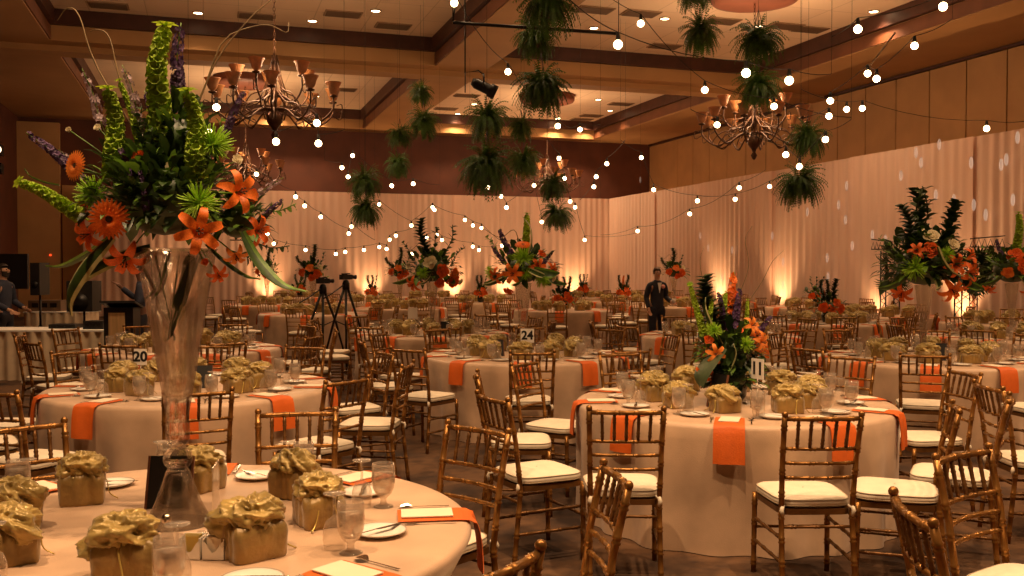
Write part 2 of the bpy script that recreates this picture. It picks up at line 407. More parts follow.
for x_, y_, e_ in ((-2.6, 13.4, 330), (-.6, 13.0, 200)): spotat(Vector((x_, y_, ZC)), e_)  # unseen lamps added to brighten the skirted table and lectern
vents = [(111, 6.5), (258, 17), (344, 15), (393.7, 27), (344, 90), (467, 96), (446, 109), (664, 47), (641, 105.5), (612, 117), (585, 127), (640, 14.5), (594, 11), (720, 22), (783, 27), (825, 32)]
vf = MB(); vf.box((0, 0, -.012), (.84, .50, .024)); vf_me = vf.mesh('vent_frame', 'ventframe')
vg = MB()
for k in range(9): vg.box((0, -.20+k*.05, -.03), (.76, .034, .02))
vg_me = vg.mesh('vent_grille', 'vent')
vs_ = sorted([at(px, py, F*(ZC-H)/(YH-py)) for px, py in vents], key=lambda p: topx(p)[0]); cnt = {}
for p in vs_:
    key = (0 if p.x < 6 else 1, 1 if p.y < 24.4 else 2)
    q = Vector((min(max(p.x, CX[key[0]][0]+.8), CX[key[0]][1]-.8), min(max(p.y, CY[key[1]][0]+.6), CY[key[1]][1]-.6), ZC))
    cnt[key] = cnt.get(key, 0)+1
    t = thing('ceiling_vent', 'dark rectangular air vent in the %s, %s from the left' % (cof[key], ORD[cnt[key]-1]), 'vent', q, 0, 'ceiling vents')
    ob('vent_frame', vf_me, t); ob('grille', vg_me, t)
for (cx, cy, s) in ((11.0, 17.5, 'near'), (11.0, 30.2, 'far'), (1.2, 17.5, 'behind tall flowers'), (1.2, 30.2, 'fourth')):
    m = MB(); m.lathe([(0, -.25), (.7, -.25), (.88, -.22), (.92, -.16), (.94, 0)], 32)
    lab = {'near': 'round dark red medallion at the top of the picture above the hanging ferns', 'far': 'round red ceiling medallion far off in the middle coffer behind ferns',
           'behind tall flowers': 'round red ceiling medallion above the big iron chandelier', 'fourth': 'round red ceiling medallion above the far chandelier beside the flower spikes'}[s]
    o = ob('ceiling_medallion', m.mesh('ceiling_medallion', 'medal'), None, (cx, cy, ZC)); tag(o, lab, 'ceiling medallion')

# chandeliers: iron scroll arms with amber bell shades
def curve(ctrl, n):
    """Catmull-Rom through ctrl"""
    P = [Vector(c) for c in ctrl]; P = [P[0]*2-P[1]]+P+[P[-1]*2-P[-2]]; out = []
    segs = len(P)-3
    for k in range(n+1):
        u = k/n*segs; i = min(int(u), segs-1); t = u-i
        a, b, c, d = P[i:i+4]
        out.append(.5*((2*b)+(c-a)*t+(2*a-5*b+4*c-d)*t*t+(3*b-a-3*c+d)*t**3))
    return out
def arm_mb(rad, z0, z1, low):
    m = MB()
    m.tube(curve([(.06, 0, z0), (rad*.35, 0, z0-low*.2), (rad*.7, 0, z0-low), (rad*.98, 0, z1-.28), (rad, 0, z1-.05)], 14), .017, 6)
    m.tube(curve([(.05, 0, z0+.35), (rad*.3, 0, z0+.10), (rad*.62, 0, z0+.02), (rad*.80, 0, z0-.20), (rad*.66, 0, z0-.28), (rad*.56, 0, z0-.16), (rad*.66, 0, z0-.10)], 18), .012, 5)
    m.tube(curve([(rad*.98, 0, z1-.26), (rad*1.13, 0, z1-.34), (rad*1.14, 0, z1-.18), (rad*1.05, 0, z1-.20)], 8), .010, 5)
    m.lathe([(0, z1-.06), (.07, z1-.04), (.075, z1-.02), (.02, z1), (.02, z1+.05), (0, z1+.06)], 10, (rad, 0, 0))
    return m
shade = MB(); shade.lathe([(.035, 0), (.07, .03), (.09, .08), (.105, .14), (.135, .20), (.145, .215), (.132, .205), (.10, .14), (.085, .08), (.06, .035)], 14)
shade_me = shade.mesh('glass_shade', 'amber')
colm = MB(); colm.lathe([(0, -.62), (.03, -.60), (.07, -.52), (.03, -.46), (.05, -.40), (.13, -.30), (.15, -.22), (.07, -.12), (.04, .0), (.05, .15), (.09, .22), (.05, .30), (.03, .55), (.06, .62), (.08, .70), (.04, .78), (.02, .95), (0, .96)], 14)
colm_me = colm.mesh('centre_column', 'iron')
cg = MB()
for k in range(8):
    a = 2*PI*k/8
    cg.tube(curve([(.05*math.cos(a), .05*math.sin(a), .9), (.12*math.cos(a), .12*math.sin(a), .5), (.24*math.cos(a), .24*math.sin(a), .1), (.16*math.cos(a), .16*math.sin(a), -.25)], 10), .012, 5)
cage_me = cg.mesh('scroll_cage', 'iron')
armA = arm_mb(1.08, -.05, .18, .26).mesh('arm', 'iron'); armB = arm_mb(.66, .18, .50, .14).mesh('arm', 'iron')
for cx, cy, lab in ((1.2, 17.5, 'large wrought iron chandelier with amber bell shades beside the tall flower spikes'), (11.0, 17.5, 'wrought iron chandelier with amber shades half hidden by ferns before the panelled wall'),
                    (11.0, 30.2, 'distant iron chandelier with amber shades in front of the dark back wall'), (1.2, 30.2, 'far iron chandelier with amber shades just past the orange lily')):
    t = thing('chandelier', lab, 'chandelier', (cx, cy, 4.55))
    ob('centre_column', colm_me, t); ob('scroll_cage', cage_me, t)
    for k in range(10):
        a = 2*PI*k/10+.2; ar = ob('arm', armA, t, rot=(0, 0, a)); ob('shade', shade_me, ar, (1.08, 0, .18))
    for k in range(5):
        a = 2*PI*k/5+.4; ar = ob('arm', armB, t, rot=(0, 0, a)); ob('shade', shade_me, ar, (.66, 0, .50))
    ch = MB()
    for k in range(37):
        z = .93+k*.072
        ch.tube([(.02*math.cos(u)*(k % 2), .02*math.cos(u)*(1-k % 2), z+.045*math.sin(u)) for u in [2*PI*j/8 for j in range(9)]], .006, 4)
    ob('chain', ch.mesh('chain', 'iron'), t)
    light('chandelier_lamp', 'POINT', (cx, cy, 5.30), 230, WARM, shadow_soft_size=.5)

# hanging ferns
def fern_mb(seed, n=230):
    rng = random.Random(seed); m = MB()
    for k in range(n):
        a = rng.uniform(0, 2*PI); el = rng.uniform(-.7, 1.5); L = rng.uniform(.75, 1.25)
        dx, dy = math.cos(a), math.sin(a)
        pts = []; NS = 12
        p = Vector((dx*.10, dy*.10, .05)); di = Vector((dx*math.cos(el), dy*math.cos(el), math.sin(el)))
        for i in range(NS+1):
            pts.append(p.copy()); p = p+di*(L/NS); di = (di+Vector((0, 0, -.20))).normalized()
        side = Vector((-dy, dx, 0))
        for i in range(NS):
            t = i/NS; w = .20*(1-.8*t)*min(1, .5+t*2.5)
            a0, a1 = pts[i], pts[i+1]; ax = (a1-a0)
            for s in (-1, 1):
                tip = a0+ax*.75+side*s*w+Vector((0, 0, -.05))
                m.add([a0, a0+ax*.62, tip], [(0, 1, 2)], 0)
        m.tube(pts, [.006]*(NS+1), 3, 0, False)
    return m
fern_me = [fern_mb(s).mesh('fern_foliage', ['fern']) for s in (1, 2, 3)]
bk = MB(); bk.lathe([(0, -.28), (.18, -.25), (.28, -.10), (.31, .06), (.29, .06), (.2, 0), (0, 0)], 16); bk_me = bk.mesh('hanging_basket', 'brown')
ferns = [(548, 10, 31, 'top of the ceiling-high fern column, touching the picture edge'), (535, 42, 22, 'second down in the ceiling-high fern column'), (541, 93, 27, 'middle of the picture under the lighting bar'),
 (487, 124, 22, 'lit bright green above the widest shaggy fern'), (521, 131, 14, 'small dark one between two bright ferns'), (487, 172, 28, 'widest and shaggiest, long fronds trailing to the side'), (524, 166, 17, 'behind the widest shaggy fern'),
 (553, 189, 15, 'directly before the distant chandelier'), (557, 218, 16, 'lone low one against the back drapes above the lily vase'),
 (421, 96, 12, 'highest of the small dark trio'), (424, 126, 16, 'middle of the small dark trio'), (400, 138, 13, 'lowest of the small dark trio'), (398, 168, 13, 'small one before the maroon wall between bulbs'),
 (365, 186, 17, 'upper of the pair over the tripods'), (366, 214, 16, 'lower of the pair over the tripods'),
 (694, -4, 20, 'cut off by the top picture edge beside the red medallion'), (699, 38, 20, 'dark one beside the red medallion'), (757, 46, 24, 'right beneath the red medallion'), (757, 92, 22, 'olive one just above the half hidden chandelier'),
 (807, 142, 19, 'bright one at the panelled wall'), (799, 188, 23, 'lowest one in front of the side wall drapes')]
for k, (px, py, r, lab) in enumerate(ferns):
    d = min(.34*F/r, 21.5)
    if d > 15.5 and px < 450: d = min(d, 21)
    d *= {1: .92, 4: .85, 6: 1.12, 7: .84, 11: .88, 12: 1.06, 14: .92, 16: 1.1, 18: 1.08}.get(k, 1.)
    s = 1.12*r*d/F
    p = at(px, py, d)
    t = thing('hanging_fern', 'hanging fern ball, '+lab, 'fern', p, k*1.3, 'hanging ferns')
    ob('foliage', fern_me[k % 3], t, (0, 0, s*.12), None, s); ob('basket', bk_me, t, None, None, s)
    h = MB(); top = ZS if True else 0
    for c in range(3):
        a = 2*PI*c/3; h.tube([(.3*s*math.cos(a), .3*s*math.sin(a), .05*s), (0, 0, s*1.3)], .004, 4)
    ztop = (ZC-.02 if any(a+.3 < p.x < b-.3 for a, b in CX) and any(a+.3 < p.y < b-.3 for a, b in CY) else ZS-.16)-p.z
    h.tube([(0, 0, s*1.3), (0, 0, max(ztop, s*1.3+.05))], .0025, 4)
    ob('hanger', h.mesh('hanger', 'wire'), t)

# festoon strings of globe bulbs
gl = MB(); gl.sphere((0, 0, 0), .047, 8); gl_me = gl.mesh('globe', 'bulb')
sk = MB(); sk.lathe([(0, .13), (.018, .125), (.022, .09), (.028, .05), (.02, .045)], 8); sk_me = sk.mesh('socket', 'wire')
def zceil(v): return ZC-.02 if any(a+.3 < v.x < b-.3 for a, b in CX) and any(a+.3 < v.y < b-.3 for a, b in CY) else ZS-.16
strings = [
 ('over mid room beside red medallion', [(640, 25), (704, 90.7), (773, 107)], 13, 14, (600, -8), (850, 118)),
 ('running from the lighting bar', [(454.6, 4.7), (508, 72.7), (557.6, 126.6), (579.7, 130)], 12, 19, (430, -10), (600, 125)),
 ('crossing beneath the red medallion', [(617.4, 45.8), (745, 74), (788, 81.5)], 10., 10.6, (570, 2), (830, 75)),
 ('highest by the panelled wall', [(856, 30.5), (940.5, 8.2)], 11, 10.6, (830, 38), (985, -12)),
 ('slanting along the panelled wall', [(827.8, 116.7), (829, 101.5), (866, 74.5), (875, 79.7), (912.4, 47)], 14.5, 12.4, (800, 118), (950, 20)),
 ('stretching low along the panelled wall', [(845.4, 110), (861, 109), (985, 129)], 15.6, 15.2, (800, 90), (1040, 118)),
 ('by the half hidden chandelier and lowest ferns', [(716.4, 125.4), (785, 155), (798.7, 166.8), (824.5, 140)], 15.0, 14.4, (690, 110), (850, 120)),
 ('sagging across the far corner of the drapes', [(641, 158), (653.4, 190), (697, 201), (734.8, 199.4), (769, 186.7)], 22.6, 22, (620, 140), (800, 165)),
 ('lower, by the far corner drapes', [(637.5, 231), (689.5, 214), (738.7, 188)], 26, 21, (600, 235), (765, 170)),
 ('dropping past the distant chandelier', [(558.8, 158.7), (564.4, 178.7), (570, 201.6), (575, 207.5), (584.6, 240)], 22, 27, (548, 140), (640, 232)),
 ('near the corner before the maroon wall', [(593.7, 187), (596, 177), (606.6, 164)], 23, 22, (580, 200), (625, 140)),
 ('around the widest shaggy fern', [(488, 187.6), (501, 196.5), (506.5, 207.7), (534, 185.7), (541.7, 222)], 23, 25, (470, 175), (560, 200)),
 ('beneath the big iron chandelier', [(210.5, 133), (217.5, 108), (276.8, 142), (317.5, 123.5), (319, 143.8)], 12.4, 13.2, (190, 110), (345, 130)),
 ('before maroon wall at paired ferns', [(342.4, 168), (348.5, 177), (353, 156), (392, 186), (413.4, 184)], 22, 23, (325, 160), (440, 185)),
 ('falling past the tall flowers', [(257, 174.5), (296, 197), (305, 206), (321, 217), (349, 233.6), (351.6, 226.6)], 21, 26, (240, 165), (375, 240)),
 ('across the top of the back drapes', [(379.4, 204.5), (411.5, 225.6), (432.7, 207.5), (434.6, 210), (465, 220), (473, 225.5), (481.5, 228), (502, 245.7)], 27, 28, (360, 195), (530, 235)),
 ('lowest over the tripods', [(267.7, 234), (274, 243.7), (305.7, 250), (336, 254), (345.3, 252), (364, 250), (379.4, 247), (386.7, 249), (389.7, 239.7), (396, 235.7)], 27, 28.5, (250, 225), (412, 228)),
 ('among the bouquets before the back drapes', [(412, 254), (427, 238), (437, 235), (442, 240), (472.8, 246.6), (479, 250)], 28, 29, (398, 250), (500, 245)),
]
for lab, bs, d0, d1, a0, a1 in strings:
    n = len(bs); pts = []
    x0, x1 = bs[0][0], bs[-1][0]
    dd = lambda k: d0+(d1-d0)*(k/(n-1) if n > 1 else 0)
    path = [at(a0[0], a0[1], d0*.98)]
    for k, (px, py) in enumerate(bs):
        p = at(px, py, dd(k)); path.append(p+Vector((0, 0, .13)))
        t = thing('globe_bulb', 'globe bulb, %s on the string %s' % (ORD[k], lab), 'light bulb', p, 0, 'festoon bulbs')
        ob('globe', gl_me, t); ob('socket', sk_me, t)
    path.append(at(a1[0], a1[1], d1*1.02))
    full = []
    for a, b in zip(path[:-1], path[1:]):
        L = (b-a).length
        for j in range(6):
            u = j/6; full.append(a.lerp(b, u)-Vector((0, 0, .05*L*4*u*(1-u))) if 0 < j else a)
    full.append(path[-1])
    m = MB(); m.tube(full, .0055, 4)
    for e in (full[0], full[-1]):
        if e.z < zceil(e)-.05: m.tube([e, Vector((e.x, e.y, zceil(e)))], .0025, 4)
    o = ob('hanging_cable', m.mesh('hanging_cable', 'wire')); tag(o, 'black cable of the bulb string '+lab, 'cable')
# lighting bar, stage spotlight and thin hanger rods
a, b = at(453, 24, 12), at(618, 35, 12.4)
m = MB(); m.tube([a, b], .022, 8); m.tube([a, a+Vector((0, 0, zceil(a)-a.z))], .006, 4); m.tube([b, b+Vector((0, 0, zceil(b)-b.z))], .006, 4)
m.tube([a, a+Vector((.02, 0, .14)), a+Vector((.05, 0, .28))], .012, 5)
tag(ob('lighting_bar', m.mesh('lighting_bar', 'blackmetal')), 'thin black lighting bar crossing behind the ceiling-high fern column', 'lighting bar')
p = at(484, 88, 12.8)
t = thing('stage_spotlight', 'black stage spotlight tilted on a hanging yoke left of the middle ferns', 'spotlight', p, -YAW, None, .74)
m = MB(); Rm = Matrix.Rotation(R(-30), 3, 'X') @ Matrix.Identity(3)
ax = Vector((.9, .1, -.42)).normalized()
m.tube([-ax*.24, -ax*.16, ax*.1, ax*.12, ax*.24], [.06, .10, .10, .13, .13], 12); ob('lamp_barrel', m.mesh('lamp_barrel', 'blackmetal'), t)
m = MB(); m.tube([(0, -.12, 0), (0, -.12, .22), (0, .12, .22), (0, .12, 0)], .014, 5); ob('yoke', m.mesh('yoke', 'blackmetal'), t)
m = MB(); m.tube([(0, 0, .22), (-.1, 0, .30), (-.34, 0, .26), (-.34, 0, (ZS-.01-p.z)/.74)], .014, 5); m.tube([(-.34, 0, .26), (-.34, 0, -.1)], .012, 5); ob('hanging_pipe', m.mesh('hanging_pipe', 'blackmetal'), t)
a, b = at(893, 34, 13.2), at(869, 66, 13.2)
tag(ob('hanger_rod', (lambda m: (m.tube([a, b], .012, 6), m)[1])(MB()).mesh('hanger_rod', 'ventframe')), 'pale slanted hanger rod above two bulbs at the panelled wall', 'rod')

# ------------------------------------------------------------------ chairs
def bamboo(m, pts, r, n=7, gap=.115, mi=0):
    """turned pole with paired rings"""
    P = [Vector(p) for p in pts]; seg = [(b-a).length for a, b in zip(P[:-1], P[1:])]; L = sum(seg)
    def ev(s):
        for a, b, l in zip(P[:-1], P[1:], seg):
            if s <= l+1e-9: return a.lerp(b, s/l)
            s -= l
        return P[-1]
    k = max(1, round(L/gap)); st = [(0, 1.)]
    for i in range(k):
        c = (i+.5)*L/k
        for o, q in ((-.016, 1.), (-.010, 1.32), (-.003, 1.02), (.003, 1.02), (.010, 1.32), (.016, 1.)):
            if 0 < c+o < L: st.append((c+o, q))
    st.append((L, 1.))
    for s in (sum(seg[:i]) for i in range(1, len(seg))): st.append((s, 1.))
    st = sorted(set(st))
    m.tube([ev(s) for s, q in st], [r*q for s, q in st], n, mi)
def post_pts(s): return [(s*.186, -.245, 0), (s*.180, -.200, .43), (s*.186, -.235, .70), (s*.192, -.285, .925)]
def back_y(z): return -.200-.035*(z-.43)/.27 if z < .70 else -.235-.05*(z-.70)/.225
def rail_pts(z, bow=.022, hw=.185):
    return [(hw*u, back_y(z)-bow*(1-u*u), z) for u in (-1, -.6, -.2, .2, .6, 1)]
def mk(fn): m = MB(); fn(m); return m
CH = {}
for s, nm in ((-1, 'a'), (1, 'b')):
    CH['rear'+nm] = mk(lambda m: (bamboo(m, post_pts(s), .0145, 8), m.sphere((s*.192, -.287, .937), .017, 6))).mesh('rear_leg', 'gold')
    CH['front'+nm] = mk(lambda m: bamboo(m, [(s*.20, .19, .44), (s*.203, .20, 0)], .0145, 8)).mesh('leg', 'gold')
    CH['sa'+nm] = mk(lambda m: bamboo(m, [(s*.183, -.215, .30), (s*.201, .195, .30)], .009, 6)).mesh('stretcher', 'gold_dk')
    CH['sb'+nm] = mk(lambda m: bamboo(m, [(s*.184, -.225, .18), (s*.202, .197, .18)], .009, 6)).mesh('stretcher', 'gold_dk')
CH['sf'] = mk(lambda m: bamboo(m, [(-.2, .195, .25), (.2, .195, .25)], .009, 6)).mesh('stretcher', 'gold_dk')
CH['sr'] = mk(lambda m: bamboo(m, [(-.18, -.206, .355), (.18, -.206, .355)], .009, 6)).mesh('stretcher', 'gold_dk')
CH['top'] = mk(lambda m: bamboo(m, rail_pts(.915), .0125, 7, .09)).mesh('top_rail', 'gold')
for i, z in enumerate((.76, .685, .61)): CH['rail%d' % i] = mk(lambda m: bamboo(m, rail_pts(z), .0098, 6, .10)).mesh('back_rail', 'gold')
for i in range(5):
    u = (-.66, -.33, 0, .33, .66)[i]; x = .185*u
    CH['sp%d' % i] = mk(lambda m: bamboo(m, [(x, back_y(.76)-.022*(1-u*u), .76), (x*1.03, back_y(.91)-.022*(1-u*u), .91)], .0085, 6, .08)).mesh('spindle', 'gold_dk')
def superloop(hx0, hx1, hy, s, e=5., n=32):
    out = []
    for j in range(n):
        a = 2*PI*j/n; c, q = math.cos(a), math.sin(a)
        x = math.copysign(abs(c)**(2/e), c); y = math.copysign(abs(q)**(2/e), q)
        hx = hx0+(hx1-hx0)*(y+1)/2
        out.append((x*hx*s, y*hy*s))
    return out
def cushion(m):
    n = 32; rows = [(.02, .447), (.92, .447), (1., .458), (1.02, .472), (1., .488), (.94, .497), (.6, .505), (.02, .508)]; vs = []
    for s, z in rows: vs += [(x, y+.005, z) for x, y in superloop(.185, .212, .205, s)]
    m.add(vs, [(i*n+j, i*n+(j+1) % n, (i+1)*n+(j+1) % n, (i+1)*n+j) for i in range(len(rows)-1) for j in range(n)])
CH['cushion'] = mk(cushion).mesh('cushion', 'ivory')
def piping(m):
    for s, z in ((1.005, .459), (1.005, .488)):
        p = [(x, y+.005, z) for x, y in superloop(.185, .212, .205, s)]; m.tube(p+[p[0]], .0035, 4, 0, False)
CH['piping'] = mk(piping).mesh('piping', 'piping')
def seatf(m):
    n = 32; vs = []
    for s, z in ((.02, .415), (1., .415), (1., .445), (.02, .446)): vs += [(x, y, z) for x, y in superloop(.182, .205, .203, s, 8)]
    m.add(vs, [(i*n+j, i*n+(j+1) % n, (i+1)*n+(j+1) % n, (i+1)*n+j) for i in range(3) for j in range(n)], 0, False)
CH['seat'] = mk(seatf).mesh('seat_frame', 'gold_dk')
TIE = [mk(lambda m: m.tube([(s*.165, -.195, .462), (s*.180, -.214, .456), (s*.184, -.219, .44), (s*.176, -.218, .41)], [.007, .011, .012, .006], 6)).mesh('cushion_tie', 'ivory') for s in (-1, 1)]
PARTS = [('seat_frame', 'seat'), ('rear_leg', 'reara'), ('rear_leg', 'rearb'), ('leg', 'fronta'), ('leg', 'frontb'), ('top_rail', 'top'), ('back_rail', 'rail0'), ('back_rail', 'rail1'), ('back_rail', 'rail2')] + \
        [('spindle', 'sp%d' % i) for i in range(5)] + [('stretcher', k) for k in ('saa', 'sab', 'sba', 'sbb', 'sf', 'sr')]
def far_frame(m):
    for s in (-1, 1):
        m.tube(post_pts(s), .015, 5); m.tube([(s*.2, .19, .44), (s*.203, .2, 0)], .015, 5); m.tube([(s*.183, -.21, .25), (s*.2, .195, .25)], .009, 4)
    m.tube(rail_pts(.915), .013, 5)
    for z in (.76, .685, .61): m.tube(rail_pts(z), .010, 4)
    for u in (-.66, -.33, 0, .33, .66): m.tube([(.185*u, back_y(.76)-.022*(1-u*u), .76), (.19*u, back_y(.91)-.022*(1-u*u), .91)], .009, 4)
    m.tube([(-.18, -.206, .355), (.18, -.206, .355)], .009, 4)
    n = 12; vs = []
    for q, z in ((.02, .415), (1., .415), (1., .445), (.02, .446)): vs += [(x, y, z) for x, y in superloop(.182, .205, .203, q, 8, n)]
    m.add(vs, [(i*n+j, i*n+(j+1) % n, (i+1)*n+(j+1) % n, (i+1)*n+j) for i in range(3) for j in range(n)], 0, False)
FARF = mk(far_frame).mesh('frame', 'gold')
chair_proto = {}
def chair(l, d, face, label, group, far=False):
    p = W(l, d, 0); rz = R(face)-PI/2-YAW
    if far not in chair_proto:
        t = thing('chiavari_chair', label, 'chair', p, rz, group)
        if far: ob('frame', FARF, t); ob('cushion', CH['cushion'], t)
        else:
            for nm, k in PARTS: ob(nm, CH[k], t)
            c = ob('cushion', CH['cushion'], t); ob('piping', CH['piping'], c)
            [ob('cushion_tie', me_, c) for me_ in TIE]
        chair_proto[far] = t; return t
    t = copy_tree(chair_proto[far], label, p, rz); t['group'] = group; return t

# ------------------------------------------------------------------ tables and their settings
TR = 1.05; TZ = .76
def cloth_mb(seed, push=0.):
    rng = random.Random(seed); ph = [rng.uniform(0, 6.28) for _ in range(5)]; kf = rng.choice([17, 19, 21])
    def fold(a): return .55*math.sin(kf*a+ph[0]+.8*math.sin(3*a+ph[1]))+.3*math.sin((kf//2)*a+ph[2])+.25*math.sin(5*a+ph[3])
    prof = [(0, .76), (.5, .76), (.95, .76), (1.02, .7595), (1.04, .757), (1.052, .748), (1.058, .73), (1.060, .66), (1.062, .5), (1.064, .3), (1.068, .12), (1.073, .005)]
    def fn(a, r, z, i):
        t = max(0, (.735-z)/.735); r -= push*min(1, t*3.2)
        return r+(.048*(fold(a)-.55)*min(1, t*1.3)+.003 if z < .745 else 0), z
    m = MB(); m.lathe(prof, 200, (0, 0, 0), 0, fn); return m
cloth_me = [cloth_mb(s).mesh('tablecloth', 'cloth') for s in (3, 4, 5, 6)]
cloth_in = cloth_mb(9, .13).mesh('tablecloth', 'cloth')
ttop = mk(lambda m: m.lathe([(0, .752), (1.0, .752), (1.0, .735), (0, .735)], 32)).mesh('tabletop', 'brown')
tped = mk(lambda m: m.lathe([(0, .72), (.05, .72), (.05, .06), (.3, .03), (.32, 0), (0, 0)], 16)).mesh('pedestal', 'blackmetal')

def bag_mb(seed):
    rng = random.Random(seed); n = 72; m = MB(); vs = []
    prof = [(.02, .001, 1), (.98, .001, 1), (1., .012, 1), (.99, .05, 1), (1., .085, 1), (.97, .100, .8), (.90, .114, .45), (.74, .126, .1), (.6, .134, .0), (.02, .138, 0)]
    for r, z, sq in prof:
        for j in range(n):
            a = 2*PI*j/n; c, s = math.cos(a), math.sin(a)
            e = 2+sq*6; k = (abs(c)**e+abs(s)**e)**(-1/e)
            w = (1-2*abs(noise.noise(Vector((c*4+seed, s*4, z*7)))))*(.004+.07*z)+noise.noise(Vector((c*8, s*8+seed, z*40)))*.004
            rr = .072*r*k+(w if r > .3 else 0)
            vs.append((rr*c, rr*s, max(.001, z+(w*.5 if z > .09 else 0))))
    m.add(vs, [(i*n+j, i*n+(j+1) % n, (i+1)*n+(j+1) % n, (i+1)*n+j) for i in range(len(prof)-1) for j in range(n)])
    return m
def ruffle_mb(seed):
    """bunched organza: a lumpy puff with ridged folds and two loose ears"""
    m = MB()
    def ridg(v): return 1-2*abs(noise.noise(v))
    def fn(u, v):
        a = u*2*PI; e = -PI/2+.35+(PI-.35)*v
        n_ = Vector((math.cos(a)*math.cos(e), math.sin(a)*math.cos(e), math.sin(e)))
        tw = a+.6*n_.z
        s_ = Vector((math.cos(tw)*math.cos(e)*1.7+seed*7, math.sin(tw)*math.cos(e)*1.7, n_.z*1.1))
        d_ = .34*ridg(s_)+.18*ridg(s_*2.3+Vector((3, 1, 7)))+.05*ridg(s_*5.1)
        ear = .42*max(0, math.cos(a*1.5+seed*2))**4*math.cos(e)
        k = .66+d_*.9+ear
        return (n_.x*.084*k, n_.y*.084*k, .140+n_.z*.066*k-.05*ear)
    m.grid(fn, 90, 46)
    return m
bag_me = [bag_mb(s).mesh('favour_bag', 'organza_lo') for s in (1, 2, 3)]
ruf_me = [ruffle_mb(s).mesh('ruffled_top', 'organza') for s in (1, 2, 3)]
def ribbon(m):
    m.lathe([(.036, .126), (.040, .131), (.036, .137)], 20)
    m.tube(curve([(.036, 0, .13), (.075, .02, .10), (.085, .035, .04), (.105, .05, .004)], 10), .0028, 4)
    m.tube(curve([(.036, 0, .13), (.075, -.03, .09), (.08, -.045, .03), (.10, -.07, .004)], 10), .0028, 4)
rib_me = mk(ribbon).mesh('ribbon', 'ribbon')
gob = mk(lambda m: m.lathe([(0, 0), (.036, 0), (.038, .003), (.030, .006), (.012, .013), (.011, .030), (.016, .038), (.030, .050), (.041, .075), (.045, .105), (.044, .135), (.0415, .165), (.0395, .165), (.042, .135), (.043, .105), (.039, .076), (.028, .052), (0, .044)], 20)).mesh('water_goblet', 'tumbler')
wat = mk(lambda m: m.lathe([(0, .045), (.027, .053), (.038, .077), (.042, .105), (.0415, .130), (0, .131)], 16)).mesh('water', 'water')
win = mk(lambda m: m.lathe([(.031, 0), (.036, .03), (.035, .06), (.026, .085), (.008, .098), (.0045, .105), (.0045, .158), (.010, .163), (.033, .168), (.034, .171), (0, .171)], 20)).mesh('wine_glass', 'tumbler')
def plate(m):
    m.lathe([(0, .004), (.055, .004), (.066, .009), (.090, .016), (.092, .015), (.062, .002), (.05, 0), (0, 0)], 28)
pl_me = mk(plate).mesh('bread_plate', 'china')
prim = mk(lambda m: m.lathe([(.0875, .0158), (.0915, .0172), (.0935, .0158), (.0905, .0132)], 28)).mesh('plate_rim', 'china_rim')
nwid = .085
def napkin(m):
    path = [(.795, .7665), (.86, .7665), (.95, .7665), (1.02, .7665), (1.05, .7635), (1.070, .752), (1.082, .72), (1.091, .67), (1.096, .61), (1.099, .545)]
    def fn(u, v):
        k = v*(len(path)-1); i = min(int(k), len(path)-2); t = k-i
        r = path[i][0]*(1-t)+path[i+1][0]*t; z = path[i][1]*(1-t)+path[i+1][1]*t
        x = (u-.5)*2*nwid*(1+.06*v)
        return (x, r+.006*math.sin(u*7+v*3)*(v > .55), z+.004*math.sin(u*PI)*(v < .4))
    m.grid(fn, 6, 27)
    m.grid(lambda u, v: (lambda q: (q[0]*1.0, q[1]-.004*(v > .5), q[2]-.003*(v <= .5)))(fn(u, v*.96+.02)), 6, 27)
nap_me = mk(napkin).mesh('napkin', 'napkin')
card_me = mk(lambda m: m.box((0, 0, .002), (.115, .185, .004))).mesh('menu_card', 'card')
def fork(m):
    m.strip([(0, -.10, .004), (0, -.02, .006), (0, .03, .005), (0, .05, .003)], [.005, .003, .004, .011], Vector((0, 0, 1)))
    for x in (-.009, -.003, .003, .009): m.strip([(x, .05, .003), (x, .075, .004), (x, .10, .008)], [.0022, .0022, .0012], Vector((0, 0, 1)))
def knife(m): m.strip([(0, -.11, .004), (0, -.02, .005), (0, .0, .004), (0, .07, .003), (0, .11, .003)], [.006, .004, .009, .009, .002], Vector((0, 0, 1)))
def spoon(m):
    m.strip([(0, -.10, .004), (0, .03, .005)], [.005, .003], Vector((0, 0, 1)))
    m.grid(lambda u, v: ((u-.5)*.042*math.sin(PI*min(max(v, .03), .97)), .03+.06*v, .003+.010*abs(u-.5)*2*math.sin(PI*v)), 6, 8)
fork_me = mk(fork).mesh('fork', 'silver'); knife_me = mk(knife).mesh('knife', 'silver'); spoon_me = mk(spoon).mesh('spoon', 'silver')

CLOCK = {6: 'nearest side', 7: 'near side left of centre', 8: 'left side toward the front', 9: 'left side', 10: 'left side toward the back', 11: 'far side left of centre', 12: 'far side',
         1: 'far side right of centre', 2: 'right side toward the back', 3: 'right side', 4: 'right side toward the front', 5: 'near side right of centre'}
def place(th):
    h = round((90-th)/30) % 12
    return CLOCK[12 if h == 0 else h]
def P(px, d): return ((px-512)/F*d, d)
class T: pass
TABLES = []
def table(key, name, c, n, off, rch=1.32, detail=2, chairs=None):
    t = T(); t.key, t.name, t.c, t.n, t.off, t.rch, t.detail, t.chairs = key, name, c, n, off, rch, detail, chairs; TABLES.append(t)
table('T1', 'the large foreground table', (-1.2, 3.3), 8, 8, 1.33, 3, chairs=[(.08, 3.30, 187), (-.27, 2.48, 143), (-.35, 4.11, 228), (-1.04, 4.52, -80), (-2.06, 4.16, -45), (-2.50, 3.1, 8), (-2.1, 2.3, 45)])
